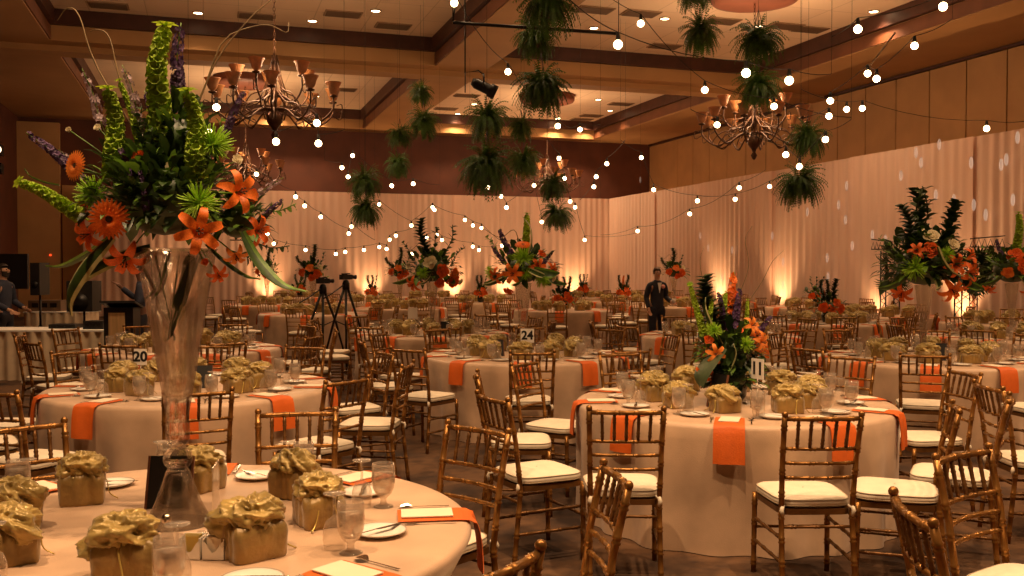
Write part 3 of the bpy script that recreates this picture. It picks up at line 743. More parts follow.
table('T2', 'the low bouquet table', (1.495, 6.43), 10, -104, 1.36, 3, chairs=[(.6, 5.17, 88), (1.53, 4.97, 92), (2.05, 5.05, 160), (2.52, 5.42, 152), (2.88, 6.6, 186), (.34, 7.13, -32), (.05, 6.5, 2), (.14, 5.5, 28), (2.58, 7.55, 226), (1.82, 7.87, 257), (1.02, 7.82, 290)])
table('T3', 'the orange lily table', (.135, 9.9), 10, -92, 1.42, 2)
table('T4', 'the mid left table', (-2.43, 7.2), 10, -2, 1.36, 2)
table('T5', 'the table before lectern', (-3.69, 10.65), 10, -20, 1.36, 2)
table('T6', 'the white-mum bouquet table', (-1.11, 13.2), 10, -80, 1.36, 2)
table('T7', 'the cream-rose bouquet table', (4.2, 9.5), 10, -78, 1.42, 2)
table('T8', 'the dark spiky bouquet table', (5.25, 15.8), 10, -100, 1.36, 1)
table('T10', 'the far right-edge table', (6.58, 12.5), 10, -95, 1.36, 2)
table('T11', 'the table behind low bouquet', (2.79, 12.75), 10, -110, 1.36, 1)
FARROWS = {'far-row': [P(313, 18.8), P(400, 21.5), P(563, 20.5), P(674, 22.5), P(812, 22.0), P(880, 18.0), P(1010, 15.6)],
           'farther-row': [P(267, 23.5), P(372, 25.5), P(481, 25), P(623, 25.5), P(716, 25.2)],
           'rearmost-row': [P(300, 29.5), P(430, 29.5), P(583, 29.5), P(650, 30)]}
for row, cs in FARROWS.items():
    for k, c in enumerate(sorted(cs, key=lambda c: c[0]/c[1])):
        table('%s%d' % (row, k), '%s %s table from left' % (ORD[k], row), c, 8, (k*17+len(row)*7) % 45-90, 1.38, 0)
OFFT = [((2.86, 2.42), 'big table just past the lower right corner of the picture'), ((4.6, 5.9), 'table cut off by the right picture edge')]
chair_at = []
def vis(p, m=70):
    x, y = topx(p); return -m < x < 1024+m and y < 576+m
def table_obj(c, label, k):
    t = thing('banquet_table', label, 'table', W(c[0], c[1], 0), k*1.1, 'banquet tables')
    ob('tablecloth', cloth_in if c == (-1.2, 3.3) else cloth_me[k % 4], t); ob('tabletop', ttop, t); ob('pedestal', tped, t)
def add_chair(l, d, face, label, group, far, gap=.60, m=25):
    for (a, b) in chair_at:
        if math.hypot(a-l, b-d) < gap: return
    if not vis(W(l, d, .9), m) and not vis(W(l, d, .2), m): return
    chair_at.append((l, d)); chair(l, d, face, label, group, far)
allc = [t.c for t in TABLES]+[c for c, _ in OFFT]
# chairs of the two tables that lie outside the frame
for c, lab in OFFT: table_obj(c, 'round banquet '+lab, 2)
add_chair(1.945, 3.50, -55, 'large gold chiavari chair at the lower right corner, spindled back toward the viewer', 'chairs at the picture edge', False, .5, 90)
add_chair(1.50, 2.84, -6, 'gold chiavari chair seen edge-on at the bottom edge, only two finials showing', 'chairs at the picture edge', False)
add_chair(3.24, 5.87, -2, 'gold chiavari chair seen edge-on at the right picture edge, thin upright post', 'chairs at the picture edge', False)
NB = 0
for ti, t in enumerate(TABLES):
    far = t.detail == 0
    table_obj(t.c, 'round banquet table in floor-length champagne cloth, '+t.name, ti)
    rng = random.Random(ti*7+1)
    cl_ = t.chairs
    if cl_ is None:
        cl_ = []
        for k in range(t.n):
            th = t.off+k*360/t.n+rng.uniform(-3, 3); rr = t.rch+rng.uniform(-.02, .10)*(t.key != 'T1')
            cl_.append((t.c[0]+rr*math.cos(R(th)), t.c[1]+rr*math.sin(R(th)), th+180+rng.uniform(-8, 8)))
    used = set()
    for (l, d, fc) in cl_:
        if any(o is not t.c and math.hypot(o[0]-l, o[1]-d) < 1.38 for o in allc): continue
        pl = place(math.degrees(math.atan2(d-t.c[1], l-t.c[0])))
        n = 0
        while pl in used and n < 12: pl = list(CLOCK.values())[(list(CLOCK.values()).index(pl)+1) % 12]; n += 1
        used.add(pl)
        add_chair(l, d, fc, 'gold chair, ivory cushion, %s of %s' % (pl, t.name), 'chairs round '+t.name, far, .45 if t.chairs else .67)
    # place settings
    for k in range(t.n):
        th = R(t.off+k*360/t.n); er = (math.cos(th), math.sin(th)); et = (-er[1], er[0])
        pl = place(t.off+k*360/t.n)
        def pt(rho, tau, z=TZ): return W(t.c[0]+rho*er[0]+tau*et[0], t.c[1]+rho*er[1]+tau*et[1], z)
        rz = th-PI/2-YAW
        if not vis(pt(.8, 0), 90): continue
        g = t.name
        back = math.sin(th) > .5
        if not (far and back):
            o = ob('napkin', nap_me, None, W(t.c[0], t.c[1], 0), (0, 0, rz)); tag(o, 'draped orange napkin, %s of %s' % (pl, g), 'napkin', 'orange napkins')
        v = (k+ti) % 3
        j = rng.uniform(-.03, .03)
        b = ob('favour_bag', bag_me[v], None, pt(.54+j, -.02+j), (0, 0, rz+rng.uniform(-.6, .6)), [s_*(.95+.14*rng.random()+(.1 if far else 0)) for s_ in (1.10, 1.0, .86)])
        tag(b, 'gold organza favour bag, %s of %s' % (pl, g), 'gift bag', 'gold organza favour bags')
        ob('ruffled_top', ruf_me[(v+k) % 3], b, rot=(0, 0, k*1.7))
        if far: continue
        ob('ribbon', rib_me, b, rot=(0, 0, k*2.3))
        o = ob('menu_card', card_me, None, pt(.90, .0, TZ+.0115), (0, 0, rz+.15*rng.uniform(-1, 1))); tag(o, 'cream menu card, %s of %s' % (pl, g), 'menu card', 'cream menu cards')
        o = ob('water_goblet', gob, None, pt(.745, .16, TZ)); tag(o, 'water goblet, %s of %s' % (pl, g), 'glass', 'water goblets'); ob('water', wat, o)
        if t.detail >= 2:
            o = ob('wine_glass', win, None, pt(.66, .115-.03, TZ)) if False else ob('wine_glass', win, None, pt(.665, .165, TZ), None, 1.05)
            tag(o, 'upturned wine glass, %s of %s' % (pl, g), 'glass', 'upturned wine glasses')
        o = ob('bread_plate', pl_me, None, pt(.73, -.21, TZ+.001)); tag(o, 'white bread plate, %s of %s' % (pl, g), 'plate', 'bread plates'); ob('plate_rim', prim, o)
        if t.detail >= 2:
            o = ob('butter_knife', knife_me, None, pt(.73, -.21, TZ+.016), (0, 0, rz+.7)); tag(o, 'butter knife across bread plate, %s of %s' % (pl, g), 'knife', 'butter knives')
        if t.detail == 3 or (t.detail == 2 and not back):
            o = ob('fork', fork_me, None, pt(.90, -.105, TZ+.002), (0, 0, rz+PI)); tag(o, 'dinner fork, %s of %s' % (pl, g), 'fork', 'forks')
            o = ob('spoon', spoon_me, None, pt(.89, .125, TZ+.002), (0, 0, rz+PI)); tag(o, 'silver spoon, %s of %s' % (pl, g), 'spoon', 'spoons')

# ------------------------------------------------------------------ flowers
def gerbera(cm):
    m = MB()
    for ring_, (n, L, z, w, lift) in enumerate(((27, 1., 0, .072, .06), (24, .82, .05, .066, .20), (18, .55, .09, .05, .22))):
        for k in range(n):
            a = 2*PI*(k+.5*ring_)/n; c, s = math.cos(a), math.sin(a)
            m.strip([(c*.15, s*.15, z), (c*.5*L, s*.5*L, z+lift*.5), (c*.85*L, s*.85*L, z+lift*.7), (c*L, s*L, z+lift*.5)], [w*.6, w, w*.95, w*.25], Vector((0, 0, 1)), 0, .15)
    m.lathe([(0, .14), (.12, .13), (.2, .08), (.24, .02)], 14, mi=1)
    return m.mesh('gerbera', [cm, 'brown'])
def lily(cm):
    m = MB()
    for k in range(6):
        a = 2*PI*k/6; c, s = math.cos(a), math.sin(a); z0 = .03*(k % 2)
        pts = curve([(c*.05, s*.05, -.25+z0), (c*.30, s*.30, .12+z0), (c*.68, s*.68, .24+z0), (c*.98, s*.98, .02+z0), (c*1.0, s*1.0, -.26+z0)], 8)
        m.strip(pts, [.05, .13, .19, .215, .21, .18, .13, .07, .01], Vector((c*.3, s*.3, 1)), 0, .22)
    for k in range(5):
        a = 2*PI*k/5+.3; m.tube([(0, 0, 0), (.12*math.cos(a), .12*math.sin(a), .45)], .018, 4, 1); m.sphere((.13*math.cos(a), .13*math.sin(a), .47), .045, 4, 1)
    return m.mesh('lily', [cm, 'brown'])
def spider(cm):
    rng = random.Random(5); m = MB()
    for k in range(110):
        z = rng.uniform(-.25, 1); a = rng.uniform(0, 2*PI); q = math.sqrt(max(0, 1-z*z)); dv = Vector((q*math.cos(a), q*math.sin(a), z*.75+.1)); L = rng.uniform(.75, 1.08)
        m.tube([dv*.08, dv*.5*L, dv*.85*L+Vector((0, 0, .05)), dv*L+Vector((0, 0, .14))], [.022, .034, .028, .012], 4)
    return m.mesh('spider_mum', cm)
def rose(cm):
    m = MB(); rng = random.Random(3)
    for k in range(26):
        a = k*2.4; r = .12+.85*(k/26); lift = 1-(k/26)**1.5
        c, s = math.cos(a), math.sin(a)
        ctr = Vector((c*r*.45, s*r*.45, -.1)); tip = Vector((c*r, s*r, .15+.45*lift)); 
        m.strip([ctr, ctr.lerp(tip, .5)+Vector((c, s, 0))*.10, tip-Vector((0, 0, .02)), tip+Vector((c, s, -.3))*.10], [.12, .30*r+.1, .30*r+.08, .10], Vector((-c, -s, .6)), 0, .2)
    m.sphere((0, 0, .1), .35, 6)
    return m.mesh('rose', cm)
def bells(cm, seed, L=1., n=17):
    rng = random.Random(seed); m = MB(); ax = curve([(0, 0, 0), (.02, .01, .35), (-.02, .02, .7), (.03, -.01, 1.)], 20)
    m.tube(ax, .012, 5)
    for i in range(n):
        t = .16+.82*i/n; p = ax[min(20, int(t*20))].lerp(ax[min(20, int(t*20)+1)], t*20-int(t*20)); sz = .088*(1-.55*t)
        for k in range(6):
            a = 2*PI*(k+.5*(i % 2))/6+rng.uniform(-.25, .25); dv = Vector((math.cos(a), math.sin(a), rng.uniform(.15, .75)))
            b = MB(); b.lathe([(.12, 0), (.45, .35), (.85, .75), (1.05, .85), (.75, .68), (.2, .3)], 7)
            m.merge(b, Matrix.Translation(p+dv.normalized()*.012) @ frame_to(dv) @ Matrix.Diagonal((sz*.62, sz*.62, sz, 1)))
    for k in range(6):
        a = k*1.05; m.strip([ax[-1], ax[-1]+Vector((.04*math.cos(a), .04*math.sin(a), .02)), ax[-1]+Vector((.085*math.cos(a), .085*math.sin(a), .012))], [.012, .032, .006], Vector((0, 0, 1)))
    return m.mesh('bells_of_ireland', cm)
def florets(cm, seed, n=20, dens=5):
    rng = random.Random(seed); m = MB(); ax = curve([(0, 0, 0), (.03, .0, .4), (-.01, .03, .7), (.02, 0, 1.)], 20); m.tube(ax, .008, 4, 1)
    for i in range(n):
        t = .25+.74*i/n; p = ax[min(20, int(t*20))]; sz = .062*(1-.6*(t-.25))
        for k in range(dens):
            a = rng.uniform(0, 2*PI); dv = Vector((math.cos(a), math.sin(a), rng.uniform(-.2, .6))).normalized(); c = p+dv*sz*1.1
            Q = frame_to(dv)
            for j in range(5):
                b = 2*PI*j/5; u = Q @ Vector((math.cos(b), math.sin(b), .25)); w = Q @ Vector((-math.sin(b), math.cos(b), 0))
                m.add([c, c+u*sz*.6+w*sz*.34, c+u*sz*.95, c+u*sz*.6-w*sz*.34], [(0, 1, 2, 3)])
    return m.mesh('delphinium', [cm, 'leaf_mid'])
def blade(m0, m1, bend=.5, w=.16):
    m = MB(); n = 12; pts = curve([(0, 0, 0), (0, bend*.10, .4), (0, bend*.45, .8), (0, bend, 1.)], n)
    us = [-1, -.62, -.2, .2, .62, 1]; vs = []
    for i, p in enumerate(pts):
        t = i/n; ww = w*math.sin(PI*min(.98, .10+.90*t))**.75
        for u in us: vs.append((p[0]+u*ww, p[1]+.05*u*u, p[2]))
    fs = []; k = len(us)
    for i in range(n):
        for j in range(k-1): fs.append((i*k+j, i*k+j+1, (i+1)*k+j+1, (i+1)*k+j))
    for q, f in enumerate(fs): m.add([vs[x] for x in f], [(0, 1, 2, 3)], 1 if (q % (k-1)) in (0, k-2) else 0)
    # weld
    return m
def blade_me(m0, m1, bend, w):
    m = blade(m0, m1, bend, w); me = m.mesh('leaf_blade', [m0, m1])
    b = bmesh.new(); b.from_mesh(me); bmesh.ops.remove_doubles(b, verts=b.verts, dist=1e-5); b.to_mesh(me); b.free(); return me
def leafy(m, p, dv, L, w, mi):
    dv = dv.normalized(); side = dv.orthogonal()
    m.strip([p, p+dv*L*.35+Vector((0, 0, L*.08)), p+dv*L*.7+Vector((0, 0, L*.06)), p+dv*L-Vector((0, 0, L*.06))], [.05*w, w, w*.8, .02*w], Vector((dv.x*.3, dv.y*.3, 1)) if abs(dv.z) < .8 else side, mi, .2)
def foliage_me(seed, rx, rz, n, ls):
    rng = random.Random(seed); m = MB()
    for k in range(n):
        z = rng.uniform(-.55, 1); a = rng.uniform(0, 2*PI); q = math.sqrt(max(0, 1-z*z)); dv = Vector((q*math.cos(a), q*math.sin(a), z)); r = rng.uniform(.35, 1.)**.7
        p = Vector((dv.x*rx*r, dv.y*rx*r, dv.z*rz*r))
        L = ls*rng.uniform(.7, 1.4); leafy(m, p, dv+Vector((rng.uniform(-.6, .6), rng.uniform(-.6, .6), rng.uniform(-.4, .5))), L, L*rng.uniform(.16, .30), 0 if rng.random() < .72 else 1)
    m.sphere((0, 0, 0), 1, 8, 0, (rx*.62, rx*.62, rz*.62))
    return m.mesh('foliage', ['leaf', 'leaf_mid'])
def sprig_me(seed, mats, n=14, ll=.2):
    rng = random.Random(seed); m = MB(); ax = curve([(0, 0, 0), (.05, .02, .35), (.02, -.03, .7), (.10, .02, 1.)], 16); m.tube(ax, .010, 4)
    for i in range(n):
        t = .2+.8*i/n; a = i*2.2; leafy(m, ax[int(t*16)], Vector((math.cos(a), math.sin(a), .55)), ll*(1.15-.5*t), ll*.26, 0)
    return m.mesh('leaf_sprig', mats)
def palm_me():
    m = MB()
    for k in range(17):
        a = R(-20+k*220/16); dv = Vector((math.cos(a), 0, math.sin(a)))
        m.strip([Vector((0, 0, 0)), dv*.4+Vector((0, .03, 0)), dv*.8+Vector((0, -.02, 0)), dv*1.05+Vector((0, -.12, -.05))], [.02, .055, .045, .005], Vector((0, 1, 0)), 0, .3)
    m.tube([(0, 0, 0), (0, .0, -.3)], .012, 4)
    return m.mesh('palm_fan', 'leaf')
FM = dict(gerbera=gerbera('peach'), gerbera_o=gerbera('orange'), lily=lily('orange'), lily_d=lily('deeporange'), lily_p=lily('peach'), spider=spider('lime'), rose_c=rose('cream'), rose_o=rose('deeporange'), rose_p=rose('peach'),
          bell=bells('bell', 1), bell2=bells('bell', 2), purple=florets('purple', 1), purple2=florets('purple', 2), lilac=florets('lilac', 3, 14, 3), snap=florets('orange', 6), dark=sprig_me(8, 'leaf', 84, .23),
          blade=blade_me('leaf', 'leaf_edge', .55, .14), blade_g=blade_me('leaf_gray', 'leaf_gray', .45, .36), blade_d=blade_me('leaf', 'leaf_mid', .6, .15), sprig=sprig_me(1, 'leaf'), sprig2=sprig_me(2, 'leaf_mid'), palm=palm_me())
NAMES = dict(gerbera='gerbera', gerbera_o='gerbera', lily='lily', lily_d='lily', lily_p='lily', spider='spider_mum', rose_c='rose', rose_o='rose', rose_p='rose', bell='bells_of_ireland', bell2='bells_of_ireland', purple='delphinium',
             purple2='delphinium', lilac='stock_spike', snap='snapdragon', dark='foliage_spike', blade='leaf_blade', blade_g='leaf_blade', blade_d='leaf_blade', sprig='leaf_sprig', sprig2='leaf_sprig', palm='palm_fan')
def flower(arr, kind, p, dirn, s, spin=0.):
    o = arr.location
    return ob(NAMES[kind], FM[kind], arr, mtx=TRS(Vector(p)-o, dirn, s, spin))
def twig(arr, pts, r=.004):
    o = arr.location; m = MB(); c = curve([Vector(p)-o for p in pts], 16); m.tube(c, [r*(1-.6*i/16) for i in range(17)], 5)
    return ob('willow_twig', m.mesh('willow_twig', 'twig'), arr)
def span(arr, kind, pa, pb, spin=0., wide=1.):
    """a spike or a blade reaching from pa to pb"""
    d = pb-pa; o = arr.location; L = d.length
    mt = Matrix.Translation(pa-o) @ frame_to(d) @ Matrix.Rotation(spin, 4, 'Z') @ Matrix.Diagonal((L*wide, L*wide, L, 1))
    return ob(NAMES[kind], FM[kind], arr, mtx=mt)
TOCAM = W(0, -1, 0)

# trumpet vases
vprof = [(0, .188), (.020, .186), (.034, .172), (.051, .13), (.071, .075), (.093, .03), (.109, .004), (.115, .0), (.118, .004), (.116, .010), (.100, .033), (.078, .078), (.058, .133), (.042, .183), (.034, .197), (.044, .208), (.050, .222), (.050, .236), (.045, .250), (.033, .264),
         (.028, .272), (.029, .282), (.038, .290), (.041, .30), (.041, .34), (.039, .375), (.041, .40), (.050, .45), (.062, .52), (.075, .60), (.090, .69), (.105, .79), (.120, .875), (.134, .955), (.139, .963), (.141, .966), (.139, .968), (.135, .966), (.128, .945), (.115, .875), (.100, .79), (.085, .69), (.069, .60), (.055, .52), (.042, .46), (.025, .435), (0, .43)]
def solid_mesh(m, name, mt):
    me = m.mesh(name, mt); b = bmesh.new(); b.from_mesh(me); bmesh.ops.remove_doubles(b, verts=b.verts, dist=2e-4); bmesh.ops.recalc_face_normals(b, faces=b.faces); b.to_mesh(me); b.free(); return me
vase_me = solid_mesh(mk(lambda m: m.lathe(vprof, 48)), 'trumpet_vase', 'lead')
tall_prof = [(0, .008), (.11, .006), (.115, 0), (.112, .01), (.04, .03), (.022, .06), (.020, .12), (.028, .2), (.048, .40), (.078, .66), (.085, .66), (.080, .655)]
tall_me = mk(lambda m: m.lathe(tall_prof, 24)).mesh('trumpet_vase', 'vase')
low_me = mk(lambda m: m.lathe([(0, 0), (.07, 0), (.09, .03), (.10, .10), (.085, .17), (.075, .17), (.085, .10), (0, .03)], 20)).mesh('low_vase', 'darkvase')
def stems(parent, z0, z1, r0, r1, seed, n=9):
    m = MB(); rng = random.Random(seed)
    for k in range(n):
        a = rng.uniform(0, 6.28); m.tube([(r0*math.cos(a+2), r0*math.sin(a+2), z0), (r1*math.cos(a), r1*math.sin(a), z1)], .004, 4)
    m.strip(curve([(0, 0, z1-.20), (.03, 0, z1-.1), (.05, .02, z1)], 8), [.005]+[.022]*7+[.01], Vector((0, -1, 0)))
    return ob('flower_stem_bunch', m.mesh('leaf_stems', 'leaf'), parent)

# the tall foreground bouquet
vb = W(-1.176, 3.33, TZ)
v = ob('trumpet_vase', vase_me, None, vb); tag(v, 'tall clear glass trumpet vase with ball stem, centre of the large foreground table', 'vase')
base = vb+Vector((0, 0, .93))
A = thing('flower_arrangement', 'towering bouquet of green spikes, orange lilies and gerberas in the foreground glass vase', 'flowers', base+Vector((0, 0, .02)))
stems(A, -.30, 0, .03, .09, 4, 6)
D = 3.33
def q(px, py, dd=0.): return at(px, py, D+dd)
fo = ob('foliage', foliage_me(21, .25, .20, 620, .062), A, (q(165, 200)-A.location))
ob('foliage', foliage_me(22, .12, .15, 220, .055), A, (q(180, 145)-A.location)); ob('foliage', foliage_me(23, .10, .09, 140, .05), A, (q(238, 222)-A.location))
S = [('bell', (160, 165), (164, 26), 1.1, -.06), ('bell2', (116, 195), (112, 90), 1.25, -.08), ('bell', (198, 195), (191, 92), 1.25, -.12), ('bell2', (92, 222), (22, 182), 1.15, -.08), ('bell', (150, 175), (122, 82), .55, .05)]
for k, a, b, w, dd in S: span(A, k, q(*a, dd), q(*b, dd), 0, w)
for k, a, b, dd in (('purple', (178, 150), (183, 24), .05), ('purple2', (150, 215), (120, 148), -.12), ('purple', (98, 188), (28, 134), -.03), ('purple2', (215, 160), (246, 92), .02), ('lilac', (112, 150), (84, 70), .04),
                    ('lilac', (150, 150), (124, 66), .06), ('purple', (165, 165), (146, 92), .10), ('purple2', (150, 225), (140, 170), -.2), ('lilac', (225, 220), (284, 178), .05), ('purple', (240, 240), (284, 200), .0), ('lilac', (100, 195), (60, 150), .08)):
    span(A, k, q(*a, dd), q(*b, dd), .4, .75)
cam_dir = (Vector((0, 0, H))-base).normalized()
def fl(kind, px, py, dd, r, off=(0, 0), spin=0.):
    p = q(px, py, dd); dv = cam_dir+W(off[0], 0, 0)+Vector((0, 0, off[1]))
    flower(A, kind, p, dv, r*(D+dd)/F, spin)
    c_ = q(168, 215, 0)-A.location; e_ = p-A.location; m_ = MB(); m_.tube(curve([c_, c_.lerp(e_, .55)+Vector((0, 0, .02)), e_-dv.normalized()*.004], 8), .0028, 4); ob('flower_stem', m_.mesh('flower_stem', 'leaf_mid'), A)
fl('gerbera_o', 110, 219, -.26, 21, (-.25, -.1)); fl('gerbera', 77, 166, -.10, 16, (-.9, .1)); fl('lily', 199, 231, -.27, 24, (.1, -.05), .3); fl('lily', 239, 192, -.16, 22, (.7, .1), .8); fl('lily_d', 257, 231, -.05, 17, (1.1, -.1), .2)
fl('lily_d', 126, 258, -.10, 22, (-.2, -.9)); fl('lily_d', 90, 234, -.12, 19, (-.8, -.3), .5); fl('rose_o', 84, 210, -.02, 11, (-.8, .2)); fl('rose_o', 140, 157, -.12, 7); fl('lily_d', 218, 274, -.02, 11, (.3, -.8))
fl('spider', 200, 203, -.22, 22, (.1, .2)); fl('spider', 94, 194, -.14, 19, (-.5, .4)); fl('spider', 214, 144, -.08, 21, (.5, .6)); fl('rose_c', 171, 166, -.16, 5); fl('rose_c', 238, 160, -.02, 6, (.5, .5)); fl('rose_c', 226, 150, .02, 5)
fl('rose_o', 252, 196, .0, 8, (1, 0)); fl('lily_p', 236, 255, -.06, 13, (.3, -1.2), .4); fl('rose_o', 205, 262, -.1, 4); fl('rose_c', 99, 128, 0, 4, (-.4, .4)); fl('rose_c', 70, 130, .02, 3)
for a, b, dd, w, k in (((112, 236), (40, 302), -.16, .75, 'blade'), ((150, 245), (62, 272), -.10, .62, 'blade'), ((240, 232), (266, 306), -.14, .95, 'blade_d'), ((170, 250), (168, 300), -.03, .6, 'blade_d'), ((205, 245), (248, 292), .0, .5, 'blade_d'),
                       ((120, 232), (60, 286), .04, .55, 'blade_d'), ((60, 186), (22, 182), -.02, .6, 'blade_d')):
    span(A, k, q(*a, dd), q(*b, dd), PI/2+.5 if k == 'blade' else .3, w)
for a, b, dd, k in (((230, 240), (288, 250), .02, 'sprig'), ((230, 250), (276, 276), .03, 'sprig'), ((235, 215), (296, 208), .05, 'sprig2'), ((150, 180), (140, 108), .06, 'sprig'), ((190, 180), (226, 120), .05, 'sprig2'), ((120, 200), (66, 205), .02, 'sprig2'),
                    ((165, 200), (150, 130), -.12, 'sprig'), ((190, 200), (205, 160), -.15, 'sprig2'), ((150, 220), (120, 180), -.15, 'sprig')):
    span(A, k, q(*a, dd), q(*b, dd), .6)
for pts in ([(165, 170), (125, 90), (112, 40), (100, 31), (92, 33)], [(170, 170), (205, 90), (225, 42), (255, 28), (272, 27), (288, 34), (290, 24)], [(160, 170), (100, 70), (82, 18), (70, 10), (60, 22)], [(175, 170), (214, 70), (246, 26), (272, 2), (290, -8)]):
    twig(A, [q(x, y, .06+.02*i) for i, (x, y) in enumerate(pts)], .0035)

def bouquet(label, loc, rx, rz, seed, items, spikes, leaves=4, n=150, ls=.09, tw=2, vase=None, vlab=None):
    """loc: the vase's foot; a rounded bouquet over it"""
    rng = random.Random(seed); loc = Vector(loc)
    me, hgt, sc_ = vase
    vz = ob('trumpet_vase' if me is tall_me else 'low_vase', me, None, loc, None, sc_); tag(vz, vlab, 'vase')
    A = thing('flower_arrangement', label, 'flowers', loc+Vector((0, 0, hgt)))
    c = loc+Vector((0, 0, hgt+rz*.55))
    ob('foliage', foliage_me(seed, rx*.92, rz*.85, n, ls), A, c-A.location)
    for i, (kind, u, w, s) in enumerate(items):
        # u: sideways -1..1, w: up -1..1, on the side toward the hall's near end
        k = math.sqrt(max(0, 1-min(1, u*u+w*w))); dv = W(u, -k-.25, 0)+Vector((0, 0, w)); p = c+W(u*rx, -k*rx*.95, 0)+Vector((0, 0, w*rz))
        flower(A, kind, p, dv, s, i*1.1)
    for i, (kind, u, L, lean) in enumerate(spikes):
        a = c+W(u*rx*.5, rng.uniform(-.3, .3)*rx, 0)
        span(A, kind, a, a+W(lean*L, rng.uniform(-.1, .1)*L, 0)+Vector((0, 0, L)), i)
    for i in range(leaves):
        a = -PI/2+(i-(leaves-1)/2)*.9; dv = Vector((math.cos(a), math.sin(a), -.35))
        p0 = c+W(dv.x*rx*.5, dv.y*rx*.5, -rz*.2); span(A, 'blade' if i % 2 else 'blade_d', p0, p0+W(dv.x*rx*.75, dv.y*rx*.75, -rz*.55), 1.2, .7)
    for i in range(tw):
        a = rng.uniform(-.6, .6); b = c+Vector((0, 0, rz*.4)); twig(A, [c, b+W(a*.2, .1, .3), b+W(a*.6, .1, rz*.9), b+W(a*1.1, 0, rz*1.3)], .006)
    return A
O, L_, G, B_ = 'rose_o', 'lily', 'gerbera', 'bell'
tv = (tall_me, .66, 1.)
tc = lambda t, dl=0, dd=0: W(t[0]+dl, t[1]+dd, TZ+.001)
TB = {t.key: t for t in TABLES}
# table with number 24: lilies, one long striped leaf standing up
c3 = TB['T3'].c
A3 = bouquet('tall bouquet of orange lilies with an upright striped leaf over the numbered table sign', tc(c3, -.02), .34, .26, 61,
    [('lily', -.30, -.15, .115), ('lily_d', .42, .12, .095), ('lily_d', .85, -.0, .085), ('lily_d', -.82, -.25, .095), ('spider', .0, .45, .12), ('spider', .55, -.35, .10), ('spider', -.95, -.1, .08), ('gerbera_o', .0, .97, .09), ('rose_o', -.45, -.8, .06), ('rose_c', .92, -.3, .05), ('rose_o', .55, .6, .05), ('spider', .1, -.15, .07)],
    [('bell', .2, .58, .02), ('purple', -.4, .42, -.45), ('purple2', -.9, .25, -.7), ('sprig2', -.8, .35, -.7), ('purple', .9, .2, .8)], 5, 170, .11, 1, (tall_me, .74, 1.12), 'tall clear glass vase under the orange lily bouquet')
cc = c3; pz = W(cc[0]+.04, cc[1]-.36, 1.80); span(A3, 'blade', pz, pz+W(.12, 0, .30), 0, 1.1)
pz = W(cc[0]+.0, cc[1]-.3, 1.66); span(A3, 'blade_d', pz, pz+W(.36, -.1, -.12), 1.2, .8); span(A3, 'blade', pz, pz+W(.24, -.16, -.12), 1.2, .7)
bouquet('tall bouquet with white mum and dark pointed sprays beyond the lily bouquet', tc(TB['T6'].c), .42, .30, 62,
    [('rose_c', .02, .35, .10), ('rose_o', .40, .0, .10), ('rose_o', .70, -.45, .11), ('lily_d', -.55, -.6, .12), ('rose_o', .3, -.55, .08), ('spider', -.2, -.1, .1), ('rose_c', -.7, .2, .05), ('rose_c', .92, -.5, .06), ('rose_p', .75, -.1, .08)],
    [('dark', -.35, .72, -.15), ('sprig', .55, .62, .35), ('sprig', .1, .6, .1), ('sprig', -.8, .4, -.6), ('sprig', .9, .35, .7)], 3, 190, .12, 0, (tall_me, .70, 1.06), 'clear glass vase under the white mum bouquet')
A7 = bouquet('huge dark bouquet with cream rose and orange lilies near the truss columns', tc(TB['T7'].c, -.10, -.05), .44, .36, 63,
    [('rose_c', -.10, .78, .085), ('rose_o', -.22, .42, .085), ('lily_d', -.48, .40, .09), ('lily_d', .28, .02, .12), ('lily_d', .78, .25, .10), ('lily_d', .70, -.2, .14), ('lily', .30, -.62, .14), ('lily_d', -.62, -.72, .12), ('lily_d', .95, -.45, .12), ('rose_c', .30, .55, .07), ('spider', .1, .3, .08), ('spider', -.55, -.05, .13), ('rose_c', .55, .85, .04), ('rose_c', -.1, .95, .04)],
    [('sprig', -.2, .75, -.1), ('sprig', .2, .80, .08), ('dark', .5, .62, .3), ('dark', -.5, .6, -.25), ('sprig2', -.9, .3, -.9), ('dark', .0, .78, 0)], 3, 480, .12, 0, (tall_me, .72, 1.1), 'clear glass vase flaring under the huge dark bouquet')
c7 = TB['T7'].c; pz = W(c7[0]-.18, c7[1]-.5, 1.86); span(A7, 'blade', pz, pz+W(.06, 0, -.32), 0, 1.1)
bouquet('orange and green bouquet cut off by the right picture edge', tc(TB['T10'].c), .42, .32, 64,
    [('rose_o', -.30, .55, .11), ('rose_o', -.12, .15, .11), ('rose_p', -.55, -.1, .08), ('lily_d', -.7, -.75, .1), ('rose_o', .4, -.3, .1), ('spider', .3, .3, .1), ('lily_d', .2, -.8, .1)],
    [('bell', .3, .75, .05), ('purple', -.45, .4, -.3), ('sprig2', -.9, .3, -.9), ('bell2', .6, .6, .3)], 3, 170, .12, 1, (tall_me, .70, 1.06), 'clear glass vase at the right picture edge')
